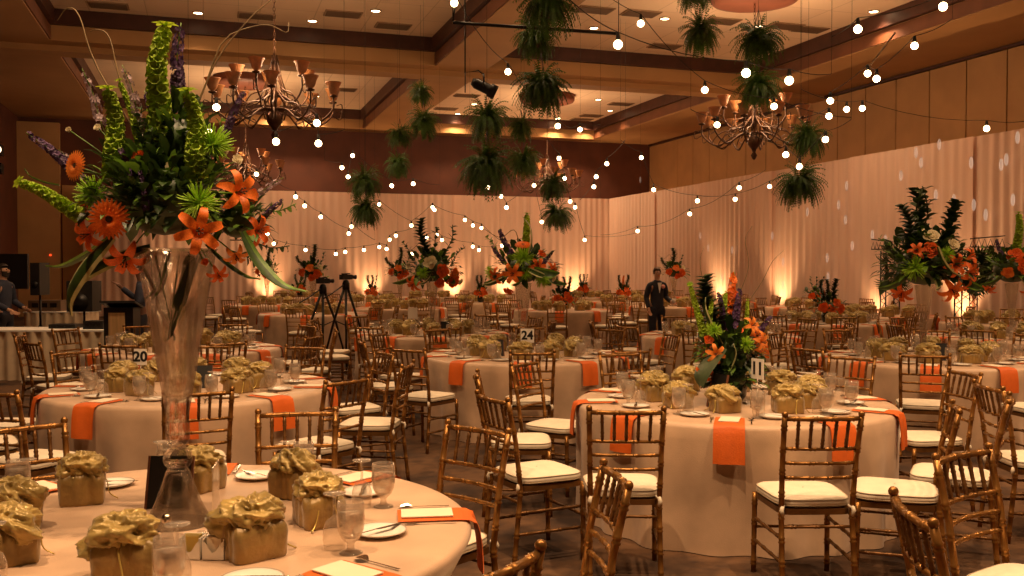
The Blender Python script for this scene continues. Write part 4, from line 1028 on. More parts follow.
# low bouquet on the near right table
c2 = TB['T2'].c; b2 = W(c2[0]-.02, c2[1], TZ+.001)
v2 = ob('low_vase', low_me, None, b2, None, 1.25); tag(v2, 'low dark vase half hidden under the low green and orange bouquet', 'vase')
A2 = thing('flower_arrangement', 'low bouquet of green spikes and orange blooms with one broad grey-green leaf', 'flowers', b2+Vector((0, 0, .20)))
D = 6.40
q2 = lambda px, py, dd=0.: at(px, py, 6.40+dd)
ob('foliage', foliage_me(71, .20, .17, 300, .085), A2, q2(730, 350)-A2.location); ob('foliage', foliage_me(72, .17, .12, 200, .085), A2, q2(731, 378, -.06)-A2.location)
for k, a, b, dd, w in (('bell', (706, 345), (690, 286), -.02, .8), ('bell2', (722, 345), (726, 292), .02, .8), ('bell', (746, 350), (748, 300), .03, .7), ('dark', (714, 340), (702, 276), .03, 1.3), ('purple2', (728, 345), (718, 292), .0, .8), ('purple', (733, 345), (741, 288), -.04, .9),
                       ('snap', (728, 330), (735, 272), .05, 1.0), ('purple2', (752, 345), (772, 316), .0, 1.2), ('dark', (712, 345), (704, 288), .06, 1.1), ('dark', (732, 345), (733, 300), .05, 1.1), ('bell2', (708, 350), (712, 300), -.06, .8)):
    span(A2, k, q2(*a, dd), q2(*b, dd), .3, w)
for k, px, py, dd, r, ox, oz in (('lily_p', 716, 354, -.24, 10, -.3, 0), ('lily_p', 752, 326, -.1, 10, .3, .4), ('lily_p', 761, 342, -.14, 11, .6, 0), ('lily', 757, 336, -.05, 9, .5, .5), ('rose_o', 709, 340, -.18, 5, -.4, .2), ('lily_d', 704, 374, -.2, 9, -.6, -.4), ('spider', 714, 331, -.18, 9, -.2, .4), ('spider', 746, 345, -.22, 9, .2, .2),
                              ('spider', 758, 366, -.12, 8, .7, -.2), ('spider', 690, 285, 0, 4, -.2, .6), ('rose_o', 740, 330, -.1, 4, 0, .5), ('rose_o', 735, 295, .05, 5, .2, .5), ('rose_p', 733, 280, .05, 5, 0, .6)):
    flower(A2, k, q2(px, py, dd), cam_dir+W(ox, 0, 0)+Vector((0, 0, oz)), r*6.4/F, px)
span(A2, 'blade_g', q2(722, 348, -.16), q2(692, 368, -.30), PI+.2, 1.0); span(A2, 'blade', q2(722, 345, -.1), q2(694, 306, -.08), .5, .6); span(A2, 'blade', q2(728, 376, -.2), q2(746, 352, -.25), .3, .8); span(A2, 'blade_d', q2(735, 360, -.1), q2(760, 382, -.2), .3, .8)
for pts in ([(735, 320), (760, 285), (772, 262), (784, 250)], [(728, 320), (748, 270), (745, 240), (752, 226)], [(722, 320), (705, 285), (700, 262), (704, 246)]): twig(A2, [q2(x, y, .06) for x, y in pts], .003)
# far bouquets
def fartall(key, px, seed, lab):
    t = TB[key]; bouquet('small far %s' % lab, tc(t.c), .30, .24, seed, [('rose_o', -.5, .0, .09), ('rose_o', .45, -.1, .10), ('rose_p', .0, .35, .09), ('rose_o', .1, -.4, .08), ('rose_c', .6, .4, .06)], [('dark', 0, .55, .05), ('dark', -.7, .3, -.8), ('sprig', .6, .4, .4)], 0, 70, .13, 1, (tall_me, .68, 1.0), 'clear glass vase under small far %s' % lab)
def farlow(key, seed, lab, sp=('dark', 'dark', 'sprig'), dl=0, w=.20):
    t = TB[key]; bouquet('small far %s' % lab, tc(t.c, dl), w, .17, seed, [('rose_o', -.5, .0, .09), ('rose_o', .5, -.1, .09), ('lily_d', .0, -.2, .10), ('rose_o', .25, .4, .08)], [(k, u, .45, u*.4) for k, u in zip(sp, (-.4, .1, .6))], 0, 50, .12, 0, (low_me, .16, 1.), 'dark low vase under small far %s' % lab)
k1 = [t.key for t in TABLES]
fartall('far-row0', 313, 81, 'bouquet on tall vase right behind the tripod cameras'); fartall('far-row1', 400, 82, 'bouquet on tall vase left of the white mum bouquet')
farlow('far-row2', 83, 'bouquet of dark upright spikes below the lily bouquet', ('dark', 'dark', 'dark'), 0, .26); fartall('far-row3', 674, 84, 'bouquet on tall vase beside the suited person')
farlow('far-row4', 85, 'orange bouquet beside dark spiky one', ('sprig', 'sprig', 'sprig'), .08, .30)
fartall('farther-row0', 267, 86, 'bouquet on tall vase by foreground leaves'); farlow('farther-row1', 87, 'orange bouquet low right of the tripods')
farlow('farther-row2', 88, 'orange bouquet left of the lily vase'); farlow('farther-row3', 89, 'orange bouquet in spikes left of the suited person', ('dark', 'snap', 'dark'), 0, .24)
farlow('rearmost-row0', 90, 'wide orange bouquet behind the tripod legs', ('dark', 'sprig', 'dark'), 0, .33); farlow('rearmost-row2', 91, 'orange bouquet at the uplight left of the far corner')
farlow('T8', 92, 'spiky bouquet on table before side wall drapes', ('dark', 'dark', 'dark'), .0, .27)

# ------------------------------------------------------------------ table signs, easels, condiments
def txt(body, size, parent, loc, rot):
    c = bpy.data.curves.new('number', 'FONT'); c.body = body; c.size = size; c.align_x = 'CENTER'; c.align_y = 'CENTER'; c.extrude = .0008; c.offset = .004; c.materials.append(M['ink'])
    tmp = bpy.data.objects.new('number', c); COL.objects.link(tmp)
    me = bpy.data.meshes.new_from_object(tmp.evaluated_get(bpy.context.evaluated_depsgraph_get())); bpy.data.objects.remove(tmp)
    return ob('number', me, parent, loc, rot)
def sign(num, c, turn, label, h=.30, w=.15, hh=.15):
    t = thing('table_number_sign', label, 'sign', W(c[0], c[1], TZ+.001), -YAW+turn)
    m = MB(); m.box((0, 0, h), (w, .006, hh)); ob('number_card', m.mesh('number_card', 'white'), t)
    m = MB(); m.lathe([(0, 0), (.045, 0), (.045, .006), (.006, .012), (.005, h-hh/2), (0, h-hh/2)], 12); ob('stand', m.mesh('stand', 'silver'), t)
    if num: txt(num, hh*.86, t, (0, -.0045, h), (PI/2, 0, 0))
sign('24', (c3[0]+.02, c3[1]-.30), 0, 'white table sign reading 24 beneath the orange lily vase', .215, .135, .14)
c5 = TB['T5'].c; sign('20', (-2.90, 7.40), .1, 'white table sign reading 20 beside the foreground vase cone', .205, .095, .125)
sign('11', (c2[0]+.085, c2[1]-.33), -1.12, 'white table sign turned sideways beside the low bouquet', .25, .115, .13)
sign('', (TB['T6'].c[0]-.25, TB['T6'].c[1]-.2), 0, 'small white table sign under the white mum bouquet', .28, .13, .15)
def easel(c, turn, lab, w=.13, h=.2):
    t = thing('easel_card', lab, 'card stand', W(c[0], c[1], TZ+.001), -YAW+turn)
    Rx = Matrix.Rotation(R(-14), 3, 'X')
    m = MB(); m.box(Rx @ Vector((0, 0, h/2)), (w, .008, h), 0, Rx); ob('board', m.mesh('board', 'black'), t)
    m = MB()
    for x in (-w/2, w/2): m.box(Rx @ Vector((x, -.002, h/2)), (.008, .012, h), 0, Rx)
    ob('board_edge', m.mesh('frame', 'brownwood'), t)
    m = MB(); m.box((0, .085, h*.44), (.05, .006, h*.92), 0, Matrix.Rotation(R(18), 3, 'X')); ob('strut', m.mesh('strut', 'black'), t)
easel((-1.285, 3.53), .0, 'black framed easel card behind the foreground vase', .165, .195)
easel((c2[0]-.19, c2[1]-.34), -.95, 'black tent easel at the foot of the low bouquet', .13, .22)
easel((c3[0]-.28, c3[1]-.22), .2, 'black easel card left of the orange lily vase', .13, .17)
easel((TB['T4'].c[0]+.12, TB['T4'].c[1]-.1), .3, 'black easel card on the mid left table behind the foreground vase', .13, .17)
easel((TB['T7'].c[0]-.02, TB['T7'].c[1]-.3), .2, 'black easel card under the huge dark bouquet', .14, .17)
easel((TB['T6'].c[0]+.2, TB['T6'].c[1]-.2), .2, 'black easel card right under the white mum bouquet', .13, .17)
# condiments of the foreground table
p = W(-.93, 2.98, TZ+.001)
t = thing('sign_holder', 'clear acrylic sign holder standing between the foreground vase and gold bags', 'sign holder', W(-.99, 3.16, TZ+.001), -YAW+1.74)
m = MB(); m.box((0, 0, .125), (.15, .004, .24)); ob('upright_panel', m.mesh('upright_panel', 'acrylic'), t); m = MB(); m.box((0, .03, .002), (.15, .08, .004)); ob('foot', m.mesh('foot', 'acrylic'), t)
def shaker(c, lab, s):
    t = thing('salt_shaker', lab, 'shaker', W(c[0], c[1], TZ+.001), 0, None, s)
    ob('glass_body', mk(lambda m: m.lathe([(0, 0), (.032, 0), (.033, .004), (.020, .075), (.013, .11), (.012, .115), (0, .116)], 12)).mesh('glass_body', 'tumbler'), t)
    ob('cap', mk(lambda m: m.lathe([(.013, .113), (.016, .117), (.016, .130), (.010, .140), (0, .142)], 12)).mesh('cap', 'silver'), t)
    ob('salt', mk(lambda m: m.lathe([(0, .003), (.027, .003), (.018, .06), (0, .061)], 10)).mesh('salt', 'cloth'), t)
shaker((-1.075, 2.94), 'small pointed glass shaker in front of the foreground vase foot', .95); shaker((-.84, 3.05), 'glass shaker right of the sugar caddy on the foreground table', 1.0)
t = thing('sugar_caddy', 'white two-slot sugar packet caddy in front of the foreground vase', 'caddy', W(-.955, 2.93, TZ+.001), -YAW-.05)
for s in (-1, 1):
    def cad(m):
        x = s*.038; w = .034
        m.box((x, .025, .035), (.068, .004, .07)); m.box((x-w+.002, 0, .033), (.004, .05, .066)); m.box((x+w-.002, 0, .033), (.004, .05, .066)); m.box((x, 0, .003), (.068, .05, .006))
        m.grid(lambda u, v: (x+(u-.5)*.068, -.025, .004+v*(.056-.036*math.sin(PI*u)**2)), 16, 2); m.grid(lambda u, v: (x+(.5-u)*.068, -.028, .004+v*(.056-.036*math.sin(PI*u)**2)), 16, 2)
    ob('packet_slot', mk(cad).mesh('packet_slot', 'china'), t)
for i in range(4): m = MB(); m.box((-.038, -.012+.01*i, .042), (.05, .003, .058)); ob('sugar_packet', m.mesh('sugar_packet', 'ribbon'), t)

for i in range(3): m = MB(); m.box((.038, -.012+.012*i, .040), (.05, .003, .056)); ob('sugar_packet', m.mesh('sugar_packet', 'card'), t)
# ------------------------------------------------------------------ uplights at the drapes
def upl(p, aim, lab, e):
    t = thing('uplight', 'small floor uplight glowing on drapes '+lab, 'uplight', p, 0, 'drape uplights')
    ob('can', mk(lambda m: m.lathe([(0, 0), (.10, 0), (.10, .04), (.09, .2), (.10, .24), (.09, .24), (.075, .2)], 12)).mesh('can', 'blackmetal'), t)
    ob('lens', mk(lambda m: m.lathe([(0, .215), (.082, .215)], 12)).mesh('lens', 'upl'), t)
    l = light('uplight_lamp', 'SPOT', p+Vector((0, 0, .27)), e, (1., .55, .25), spot_size=R(80), spot_blend=1., shadow_soft_size=.06)
    l.rotation_euler = (aim-p).to_track_quat('-Z', 'Y').to_euler()
UP = [(185, 'left of the foreground vase'), (268, 'by the foreground bouquet leaves'), (372, 'right of the tripods'), (455, 'left of the lily vase'), (508, 'behind the lily vase'), (578, 'right of the lily vase'), (636, 'left of the suited person')]
for px, lab in UP:
    a = math.atan((px-512)/F)+YAW; y = DY-.42; upl(Vector((y*math.tan(a), y, 0)), Vector((y*math.tan(a), DY+.1, 2.0)), lab, 270)
for px, lab in ((709, 'right of the suited person'), (768, 'right of the low bouquet'), (864, 'beside the dark spiky bouquet'), (948, 'between the truss columns')):
    a = math.atan((px-512)/F)+YAW; x = DX-.42; upl(Vector((x, x/math.tan(a), 0)), Vector((DX+.1, x/math.tan(a), 2.0)), lab, 260)
rng = random.Random(9); fm = mk(lambda m: m.sphere((0, 0, 0), 1, 6)).mesh('light_spot', 'lightspot')
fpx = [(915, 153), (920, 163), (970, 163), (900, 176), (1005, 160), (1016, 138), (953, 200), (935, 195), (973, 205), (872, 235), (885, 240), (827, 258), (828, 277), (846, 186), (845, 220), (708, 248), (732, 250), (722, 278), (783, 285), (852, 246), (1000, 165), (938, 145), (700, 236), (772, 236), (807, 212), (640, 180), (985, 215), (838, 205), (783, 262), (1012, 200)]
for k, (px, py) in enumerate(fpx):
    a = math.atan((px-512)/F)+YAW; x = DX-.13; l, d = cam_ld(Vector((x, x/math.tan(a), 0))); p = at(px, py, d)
    o = ob('drape_light_spot', fm, None, p, None, (.012, .055, .13)); tag(o, 'soft pale glowing patch imitating a light spot on the side wall drapes', 'light spot', 'imitated light spots on the side drapes')  # added glowing ovals before the cloth, imitating spots of light

# ------------------------------------------------------------------ truss columns with palm fans
def truss(px, d, lab, arm):
    c = at(px, 268, d); c.z = 0
    t = thing('truss_column', 'black lattice truss column %s of the huge dark bouquet' % lab, 'truss', c, -YAW)
    s = .15; Ht = 2.05
    for i, (x, y) in enumerate(((-s, -s), (s, -s), (s, s), (-s, s))): ob('chord', mk(lambda m: m.tube([(x, y, .02), (x, y, Ht)], .014, 6)).mesh('chord', 'blackmetal'), t)
    cs = [(-s, -s), (s, -s), (s, s), (-s, s)]
    def lat(m):
        for f in range(4):
            a, b = cs[f], cs[(f+1) % 4]
            for k in range(9):
                z0, z1 = .05+k*.22, .05+(k+1)*.22
                u, v = (a, b) if k % 2 else (b, a); m.tube([(u[0], u[1], z0), (v[0], v[1], z1)], .008, 4)
    ob('lattice', mk(lat).mesh('lattice', 'blackmetal'), t); ob('base_plate', mk(lambda m: m.box((0, 0, .01), (.5, .5, .02))).mesh('base_plate', 'blackmetal'), t)
    def armf(m):
        for z in (Ht+.02, Ht+.18): m.tube([(0, -s, z), (arm*.95, -s, z+(.06 if z > Ht+.1 else 0))], .012, 5)
        n = 6
        for k in range(n): m.tube([(arm*.95*k/n, -s, Ht+.02), (arm*.95*(k+.5)/n, -s, Ht+.18), (arm*.95*(k+1)/n, -s, Ht+.02)], .008, 4)
    ob('truss_arm', mk(armf).mesh('truss_arm', 'blackmetal'), t)
    A = thing('palm_spray', 'dark palm fan spray tied on the truss column %s of huge bouquet' % lab, 'foliage', c+Vector((0, 0, 1.62)))
    rr = random.Random(int(px))
    for k in range(13):
        a = rr.uniform(0, 2*PI); dv = W(math.cos(a)*.8, -.7-.4*rr.random(), 0)+Vector((0, 0, math.sin(a)))
        ob('palm_fan', FM['palm'], A, mtx=Matrix.Translation(W(math.cos(a)*.18, -.24, 0)+Vector((0, 0, math.sin(a)*.28))) @ frame_to(dv) @ Matrix.Rotation(rr.uniform(0, 6), 4, 'Z') @ Matrix.Diagonal((.34, .34, .34, 1)))
truss(890, 21.0, 'left', -.5); truss(966, 18.7, 'right', .72)

# ------------------------------------------------------------------ people
def skinned(name, chains, m, parent, lev=2, root=None):
    """one continuous skin over chains of (point, radius); a point used twice is a joint"""
    idx = {}; vs = []; rs = []; es = []
    for ch in chains:
        prev = None
        for (p, r) in ch:
            key = tuple(round(x, 4) for x in p)
            if key not in idx: idx[key] = len(vs); vs.append(key); rs.append(r)
            if prev is not None: es.append((prev, idx[key]))
            prev = idx[key]
    me = bpy.data.meshes.new(name); me.from_pydata(vs, es, [])
    b = bmesh.new(); b.from_mesh(me); lay = b.verts.layers.skin.verify(); b.verts.ensure_lookup_table()
    for i, v in enumerate(b.verts):
        r = rs[i]; v[lay].radius = r if hasattr(r, '__len__') else (r, r); v[lay].use_root = (i == 0)
    b.to_mesh(me); b.free(); me.materials.append(M[m])
    o = ob(name, me, parent); s = o.modifiers.new('Skin', 'SKIN'); s.use_smooth_shade = True
    u = o.modifiers.new('Sub', 'SUBSURF'); u.levels = lev; u.render_levels = lev
    return o
def person(label, loc, rz, arms, skin, top, hair, beard=False, s=1., head_turn=0., long_coat=True):
    t = thing('person', label, 'person', loc, rz, None, s)
    pel = ((0, 0, .92), (.135, .10)); sp = ((0, 0, 1.08), (.125, .095)); che = ((0, -.005, 1.26), (.15, .105)); nk0 = ((0, .005, 1.41), (.06, .06)); nk = ((0, -.005, 1.47), .05); hd = ((0, -.02, 1.56), (.07, .085)); hd2 = ((0, -.015, 1.64), (.062, .075))
    ch = [[pel, sp, che, nk0, nk, hd, hd2]]; cl_ = [[((0, 0, .80), (.165, .125) if long_coat else (.14, .11)), ((0, 0, .94), (.155, .12)), ((0, 0, 1.08), (.142, .112)), ((0, -.005, 1.26), (.165, .122)), ((0, .003, 1.40), (.085, .075)), ((0, .004, 1.45), (.066, .064))]]
    for sd in (-1, 1):
        el, wr = arms[0 if sd < 0 else 1]
        sh = ((sd*.165, 0, 1.345), .058); E = (el, .042); Wr = (wr, .028); dv = (Vector(wr)-Vector(el)).normalized(); pm = Vector(wr)+dv*.06
        ch.append([che, sh, (tuple(Vector(sh[0]).lerp(Vector(el), .5)), .05), E, (tuple(Vector(el).lerp(Vector(wr), .5)), .037), Wr, (tuple(pm), (.036, .018))])
        sidev = dv.cross(Vector((0, 1, .2))).normalized()
        for f, (o_, L) in enumerate(((-.026, .065), (-.009, .078), (.009, .074), (.026, .058))):
            b0 = pm+sidev*o_+dv*.03; b1 = b0+dv*L*.5+Vector((0, -.012, 0)); b2 = b0+dv*L*.85+Vector((0, -.035, 0)); ch.append([(tuple(pm), (.036, .018)), (tuple(b0), .0105), (tuple(b1), .009), (tuple(b2), .007)])
        th = pm-sidev*.045-dv*.01; ch.append([(tuple(pm), (.036, .018)), (tuple(th), .011), (tuple(th+dv*.045-sidev*.008), .008)])
        hip = ((sd*.085, 0, .86), .095); kn = ((sd*.10, -.015, .49), .06); an = ((sd*.10, .02, .09), .04)
        ch.append([pel, hip, ((sd*.095, -.01, .68), .08), kn, ((sd*.10, .015, .32), .058), an, ((sd*.105, -.06, .05), .04), ((sd*.11, -.13, .035), .032)])
        cl_.append([((0, -.005, 1.26), (.165, .122)), ((sd*.090, 0, 1.375), .080), ((sd*.160, 0, 1.345), .074), (tuple(Vector(sh[0]).lerp(Vector(el), .5)), .066), (el, .058), (tuple(Vector(el).lerp(Vector(wr), .5)), .052), (tuple(Vector(el).lerp(Vector(wr), .95)), .044)])
    body = skinned('body', ch, skin, t)
    skinned('jacket' if long_coat else 'shirt', cl_, top, t)
    tr_ = [[((0, 0, .98), (.14, .108)), ((0, 0, .90), (.145, .115))]]
    for sd in (-1, 1): tr_.append([((0, 0, .90), (.145, .115)), ((sd*.09, 0, .80), .105), ((sd*.10, -.012, .49), .078), ((sd*.10, .01, .28), .070), ((sd*.10, .015, .07), .066)])
    skinned('trousers', tr_, 'suit', t)
    for sd in (-1, 1): ob('shoe', mk(lambda m: m.grid(lambda u, v: (sd*.107+.05*math.cos(u*2*PI)*math.sin(PI*v)**.5, -.06+.135*(-math.cos(PI*v)), max(.004, .05+.045*math.sin(u*2*PI)*math.sin(PI*v)**.5)), 14, 10)).mesh('shoe', 'black'), t)
    hm = MB()
    hm.grid(lambda u, v: (lambda a, e: (.083*math.cos(a)*math.cos(e), -.008+.102*math.sin(a)*math.cos(e)+.012, 1.60+.105*math.sin(e)))(R(-25)+u*R(230), -.35+v*(PI/2+.35)), 20, 10)
    hm.grid(lambda u, v: (lambda a, e: (.083*math.cos(a)*math.cos(e), -.008+.100*math.sin(a)*math.cos(e)+.008, 1.60+.105*math.sin(e)))(R(205)+u*R(130), .62+v*(PI/2-.62)), 12, 6)
    H_ = ob('hair', hm.mesh('hair', hair), t)
    fc = MB(); fc.grid(lambda u, v: ((u-.5)*.034*(.35+v), -.098-.030*math.sin(PI*u)*math.sin(PI*min(1, v*.75+.12)), 1.605-.05*v), 8, 6); ob('nose', fc.mesh('nose', skin), t)
    for sd in (-1, 1):
        ob('eye', mk(lambda m: m.sphere((sd*.030, -.090, 1.605), .010, 6)).mesh('eye', 'ink'), t); ob('ear', mk(lambda m: m.sphere((sd*.078, .0, 1.585), .022, 6, 0, (.45, .8, 1.3))).mesh('ear', skin), t)
        ob('eyebrow', mk(lambda m: m.tube([(sd*.016, -.097, 1.626), (sd*.032, -.098, 1.631), (sd*.048, -.088, 1.626)], .004, 5)).mesh('eyebrow', hair), t)
    ob('mouth', mk(lambda m: m.tube([(-.022, -.094, 1.530), (0, -.103, 1.527), (.022, -.094, 1.530)], .006, 5)).mesh('mouth', 'deeporange' if not beard else 'hair'), t)
    if beard: ob('beard', mk(lambda m: m.grid(lambda u, v: (lambda a: (.078*math.sin(a)*(1-.25*v), -.012-.088*math.cos(a)*(1-.1*v), 1.575-.10*v*(.35+.65*math.cos(a*.6))))(R(-80)+u*R(160)), 16, 8)).mesh('beard', hair), t)
    return t
man = person('person in a dark suit with pink boutonniere standing alone among the far tables', at(657, 268, 19)*1, 0, (((-.215, .05, 1.09), (-.20, -.06, .86)), ((.215, .05, 1.09), (.24, -.18, 1.0))), 'skin', 'suit', 'hair_br', s=.985)
man.location.z = 0; man.rotation_euler = (0, 0, -YAW+.25)
ob('shirt_front', mk(lambda m: m.grid(lambda u, v: ((u-.5)*.09*(1-v), -.137-.0*u, 1.39-.22*v), 2, 4)).mesh('shirt_front', 'white'), man)
ob('boutonniere', mk(lambda m: m.sphere((.075, -.135, 1.31), .042, 8)).mesh('boutonniere', 'pink'), man)
ob('raised_cup', mk(lambda m: m.lathe([(0, 0), (.03, 0), (.04, .09), (.036, .09), (.028, .005)], 10, (.25, -.26, .98))).mesh('cup', 'white'), None, man.location, man.rotation_euler, man.scale)
o = bpy.data.objects['raised_cup']; o.name = 'cup'; tag(o, 'white cup held by the person in the dark suit', 'cup')
b1 = at(3, 268, 15.6); b1.z = 0
person('bearded person in dark shirt in profile behind the long skirted table at the left edge', b1, -YAW+R(80), (((-.25, -.02, 1.08), (-.20, -.26, .96)), ((.25, .0, 1.08), (.14, -.27, .98))), 'skin', 'shirt', 'hair', True, 1.02, long_coat=False)
b2_ = at(141, 268, 15.8); b2_.z = 0
person('dark-clothed person with a raised hand speaking behind the lectern', b2_, -YAW-R(70), (((-.27, -.10, 1.15), (-.22, -.32, 1.34)), ((.25, -.02, 1.08), (.14, -.28, 1.06))), 'skin_dk', 'shirt', 'hair', False, 1.0, long_coat=False)

# ------------------------------------------------------------------ stage side on the left
def skirted(c0, c1, d, dep, h, lab):
    l0, l1 = c0, c1; L = l1-l0
    t = thing('skirted_table', lab, 'table', W((l0+l1)/2, d, 0), -YAW)
    m = MB(); m.box((0, dep/2, h-.012), (L+.02, dep+.02, .024)); ob('table_cover', m.mesh('table_cover', 'white'), t)
    pts = []; per = [(-L/2, dep), (-L/2, 0), (L/2, 0), (L/2, dep)]; n = 0
    for a, b in zip(per[:-1], per[1:]):
        a, b = Vector(a), Vector(b); k = int((b-a).length/.025); nn = (b-a).normalized(); nn = Vector((nn.y, -nn.x))
        for i in range(k): pts.append(a.lerp(b, i/k)+nn*.022*math.sin(n*.9)); n += 1
    m = MB(); w = len(pts); vs = [(p.x, p.y, z) for z in (.01, h*.5, h-.025) for p in pts]
    m.add(vs, [(j*w+i, j*w+i+1, (j+1)*w+i+1, (j+1)*w+i) for j in range(2) for i in range(w-1)]); ob('pleated_skirt', m.mesh('pleated_skirt', 'skirt'), t)
    return t
skirted(-8.6, -5.86, 13.9, .75, .75, 'long table with pale pleated skirt along the left edge')
skirted(-8.95, -7.85, 17.4, .7, .86, 'smaller pale skirted table behind the long one at the left')
lx, ly = P(122, 13.55)
t = thing('lectern', 'black lectern with pale wood front panel beside the long skirted table', 'lectern', W(lx, ly, 0), -YAW+.1)
m = MB(); m.box((0, 0, .55), (.40, .36, 1.10)); ob('body', m.mesh('body', 'black'), t)
m = MB(); m.box((-.02, -.19, .53), (.22, .02, 1.0)); ob('front_panel', m.mesh('front_panel', 'lectern'), t)
m = MB(); m.box((0, -.02, 1.14), (.48, .44, .03), 0, Matrix.Rotation(R(-12), 3, 'X')); ob('sloping_top', m.mesh('sloping_top', 'black'), t)
def case(px, py0, py1, w, d, lab, nm, mt='black', dep=.4, cat='equipment', glow=False):
    z0 = H+(YH-py1)/F*d; z1 = H+(YH-py0)/F*d; l = (px-512)/F*d
    t = thing(nm, lab, cat, W(l, d, z0), -YAW)
    m = MB(); m.box((0, 0, (z1-z0)/2), (w, dep, z1-z0)); ob('housing', m.mesh('housing', mt), t)
    m = MB()
    for k in range(3): m.box(((k-1)*w*.28, -dep/2-.006, (z1-z0)*.55), (w*.2, .012, (z1-z0)*.4))
    ob('front_panel', m.mesh('front_panel', 'blackmetal'), t)
    return t
def on_table(px, w, h, d, lab, nm, z=.751, cat='equipment', mt='black'):
    py1 = YH-(z-H)*F/d; return case(px, py1-h*F/d, py1, w, d, lab, nm, mt, .3, cat)
on_table(66, .40, .06, 14.4, 'low black sound mixer on the long skirted table', 'sound_mixer'); on_table(97, .30, .12, 14.25, 'small black amplifier at the end of the long skirted table', 'amplifier')
t = on_table(48, .6, .20, 17.7, 'stack of clear serving trays on the smaller skirted table', 'equipment_tray', .861, 'tray', 'vent')
def speaker(px, d, z0, z1, w, lab):
    l = (px-512)/F*d; t = thing('loudspeaker', lab, 'loudspeaker', W(l, d, 0), -YAW)
    m = MB(); m.box((0, 0, (z0+z1)/2), (w, .35, z1-z0)); ob('cabinet', m.mesh('cabinet', 'black'), t)
    ob('woofer', mk(lambda m: m.tube([(0, -.176, (z0+z1)/2-.1), (0, -.19, (z0+z1)/2-.1)], w*.36, 16)).mesh('woofer', 'blackmetal'), t)
    for k in range(3):
        a = 2*PI*k/3; ob('leg', mk(lambda m: m.tube([(0, 0, .7), (.4*math.cos(a), .4*math.sin(a), .01)], .015, 5)).mesh('leg', 'blackmetal'), t)
    ob('pole', mk(lambda m: m.tube([(0, 0, .5), (0, 0, z0)], .02, 6)).mesh('pole', 'blackmetal'), t)
speaker(84, 15.6, .95, 1.45, .42, 'black loudspeaker on a stand behind the long skirted table'); speaker(40, 16.2, 1.2, 1.75, .16, 'narrow black loudspeaker beside the dark screen')
t = thing('display_screen', 'blank dark flat screen on a stand at the left picture edge', 'screen', W(P(8, 16.8)[0], 16.8, 0), -YAW)
m = MB(); m.box((0, 0, 1.60), (.72, .05, .62)); ob('panel', m.mesh('panel', 'black'), t); m = MB(); m.tube([(0, .05, .02), (0, .05, 1.4)], .03, 8); m.box((0, .05, .015), (.6, .5, .03)); ob('stand', m.mesh('stand', 'blackmetal'), t)
pz = at(40, 256, 24); o = ob('exit_indicator', mk(lambda m: m.sphere((0, 0, 0), .035, 6)).mesh('indicator_light', 'redled'), None, Vector((-5.0, YB-.34, 2.1))); o.name = 'indicator_light'; tag(o, 'tiny red indicator light on the tan pillar at the left', 'indicator light')
# wall projector pair on the left wall
for i, (py, lab) in enumerate(((164, 'white-lensed wall spotlight at the left picture edge'), (180, 'unlit wall spotlight just below the lit one at the left edge'))):
    p = Vector((XL+.22, 31.0, H+(YH-py)/F*31.3)); t = thing('wall_spotlight', lab, 'spotlight', p, 0)
    ob('housing', mk(lambda m: (m.box((0, 0, 0), (.36, .4, .3)), m.box((-.19, 0, 0), (.06, .2, .2)))).mesh('housing', 'black'), t)
    ob('lens', mk(lambda m: m.tube([(.08, -.2, 0), (.08, -.215, 0)], .11, 12)).mesh('lens', 'lens' if i == 0 else 'blackmetal'), t)

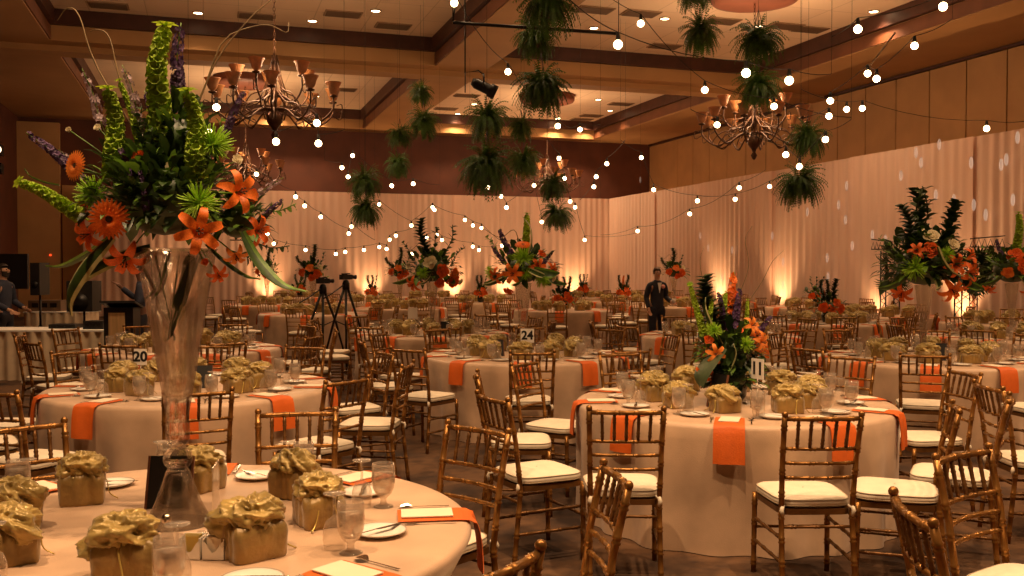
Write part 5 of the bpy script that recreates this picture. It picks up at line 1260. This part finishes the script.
# video cameras on tripods
for px, py, lab in ((323, 280, 'video camera on tripod, left of the two'), (346, 276, 'video camera on tripod, right of the two')):
    d = 15.5; l = (px-512)/F*d; z = H+(YH-py)/F*d
    t = thing('video_tripod', 'black '+lab, 'tripod', W(l, d, 0), -YAW+.3)
    for k in range(3):
        a = 2*PI*k/3+.4; g = ob('leg', mk(lambda m: m.tube([(.04*math.cos(a), .04*math.sin(a), z-.22), (.24*math.cos(a), .24*math.sin(a), .75), (.46*math.cos(a), .46*math.sin(a), .01)], [.022, .020, .014], 6)).mesh('leg', 'blackmetal'), t)
        ob('foot', mk(lambda m: m.sphere((.46*math.cos(a), .46*math.sin(a), .02), .025, 5)).mesh('foot', 'black'), g)
        ob('spreader', mk(lambda m: m.tube([(0, 0, .72), (.22*math.cos(a), .22*math.sin(a), .80)], .010, 5)).mesh('spreader', 'blackmetal'), t)
    ob('centre_column', mk(lambda m: m.tube([(0, 0, .7), (0, 0, z-.1)], .022, 6)).mesh('centre_column', 'blackmetal'), t)
    ob('fluid_head', mk(lambda m: m.lathe([(0, z-.24), (.06, z-.22), (.06, z-.12), (.04, z-.07), (0, z-.06)], 10)).mesh('fluid_head', 'blackmetal'), t)
    ob('pan_handle', mk(lambda m: m.tube([(0, 0, z-.12), (-.25, -.2, z-.28), (-.40, -.3, z-.36)], .012, 5)).mesh('pan_handle', 'blackmetal'), t)
    c = thing('video_camera', 'black '+lab.replace('on tripod', 'mounted atop its tripod'), 'video camera', W(l, d, z-.055), -YAW+.9, None, .62)
    m = MB(); m.box((0, 0, .06), (.36, .12, .13)); m.box((.06, 0, .15), (.16, .03, .03)); ob('camera_body', m.mesh('camera_body', 'black'), c)
    ob('camera_lens', mk(lambda m: m.tube([(.17, 0, .06), (.30, 0, .06), (.34, 0, .06)], [.045, .05, .062], 12)).mesh('camera_lens', 'blackmetal'), c)
    ob('viewfinder', mk(lambda m: m.box((-.14, -.10, .13), (.12, .10, .06))).mesh('viewfinder', 'black'), c)

# ------------------------------------------------------------------ light, camera
w = bpy.data.worlds.new('World'); sc.world = w; w.use_nodes = True
bg = w.node_tree.nodes['Background']; bg.inputs['Color'].default_value = (1., .52, .24, 1); bg.inputs['Strength'].default_value = .08
cam = bpy.data.cameras.new('Camera'); co = bpy.data.objects.new('Camera', cam); COL.objects.link(co)
co.location = (0, 0, H); co.rotation_euler = (PI/2-math.atan((288-YH)/F), 0, -YAW)
cam.sensor_width = 36; cam.lens = F/1024*36; cam.clip_end = 200; cam.clip_start = .05
sc.camera = co
c = sc.cycles
c.use_denoising = True
try: c.denoiser = 'OPENIMAGEDENOISE'
except Exception: pass
c.max_bounces = 10; c.diffuse_bounces = 4; c.glossy_bounces = 3; c.transmission_bounces = 10; c.transparent_max_bounces = 28
c.caustics_reflective = False; c.caustics_refractive = False; c.sample_clamp_indirect = 6; c.sample_clamp_direct = 0
c.use_light_tree = True
sc.view_settings.view_transform = 'Standard'; sc.view_settings.exposure = .5
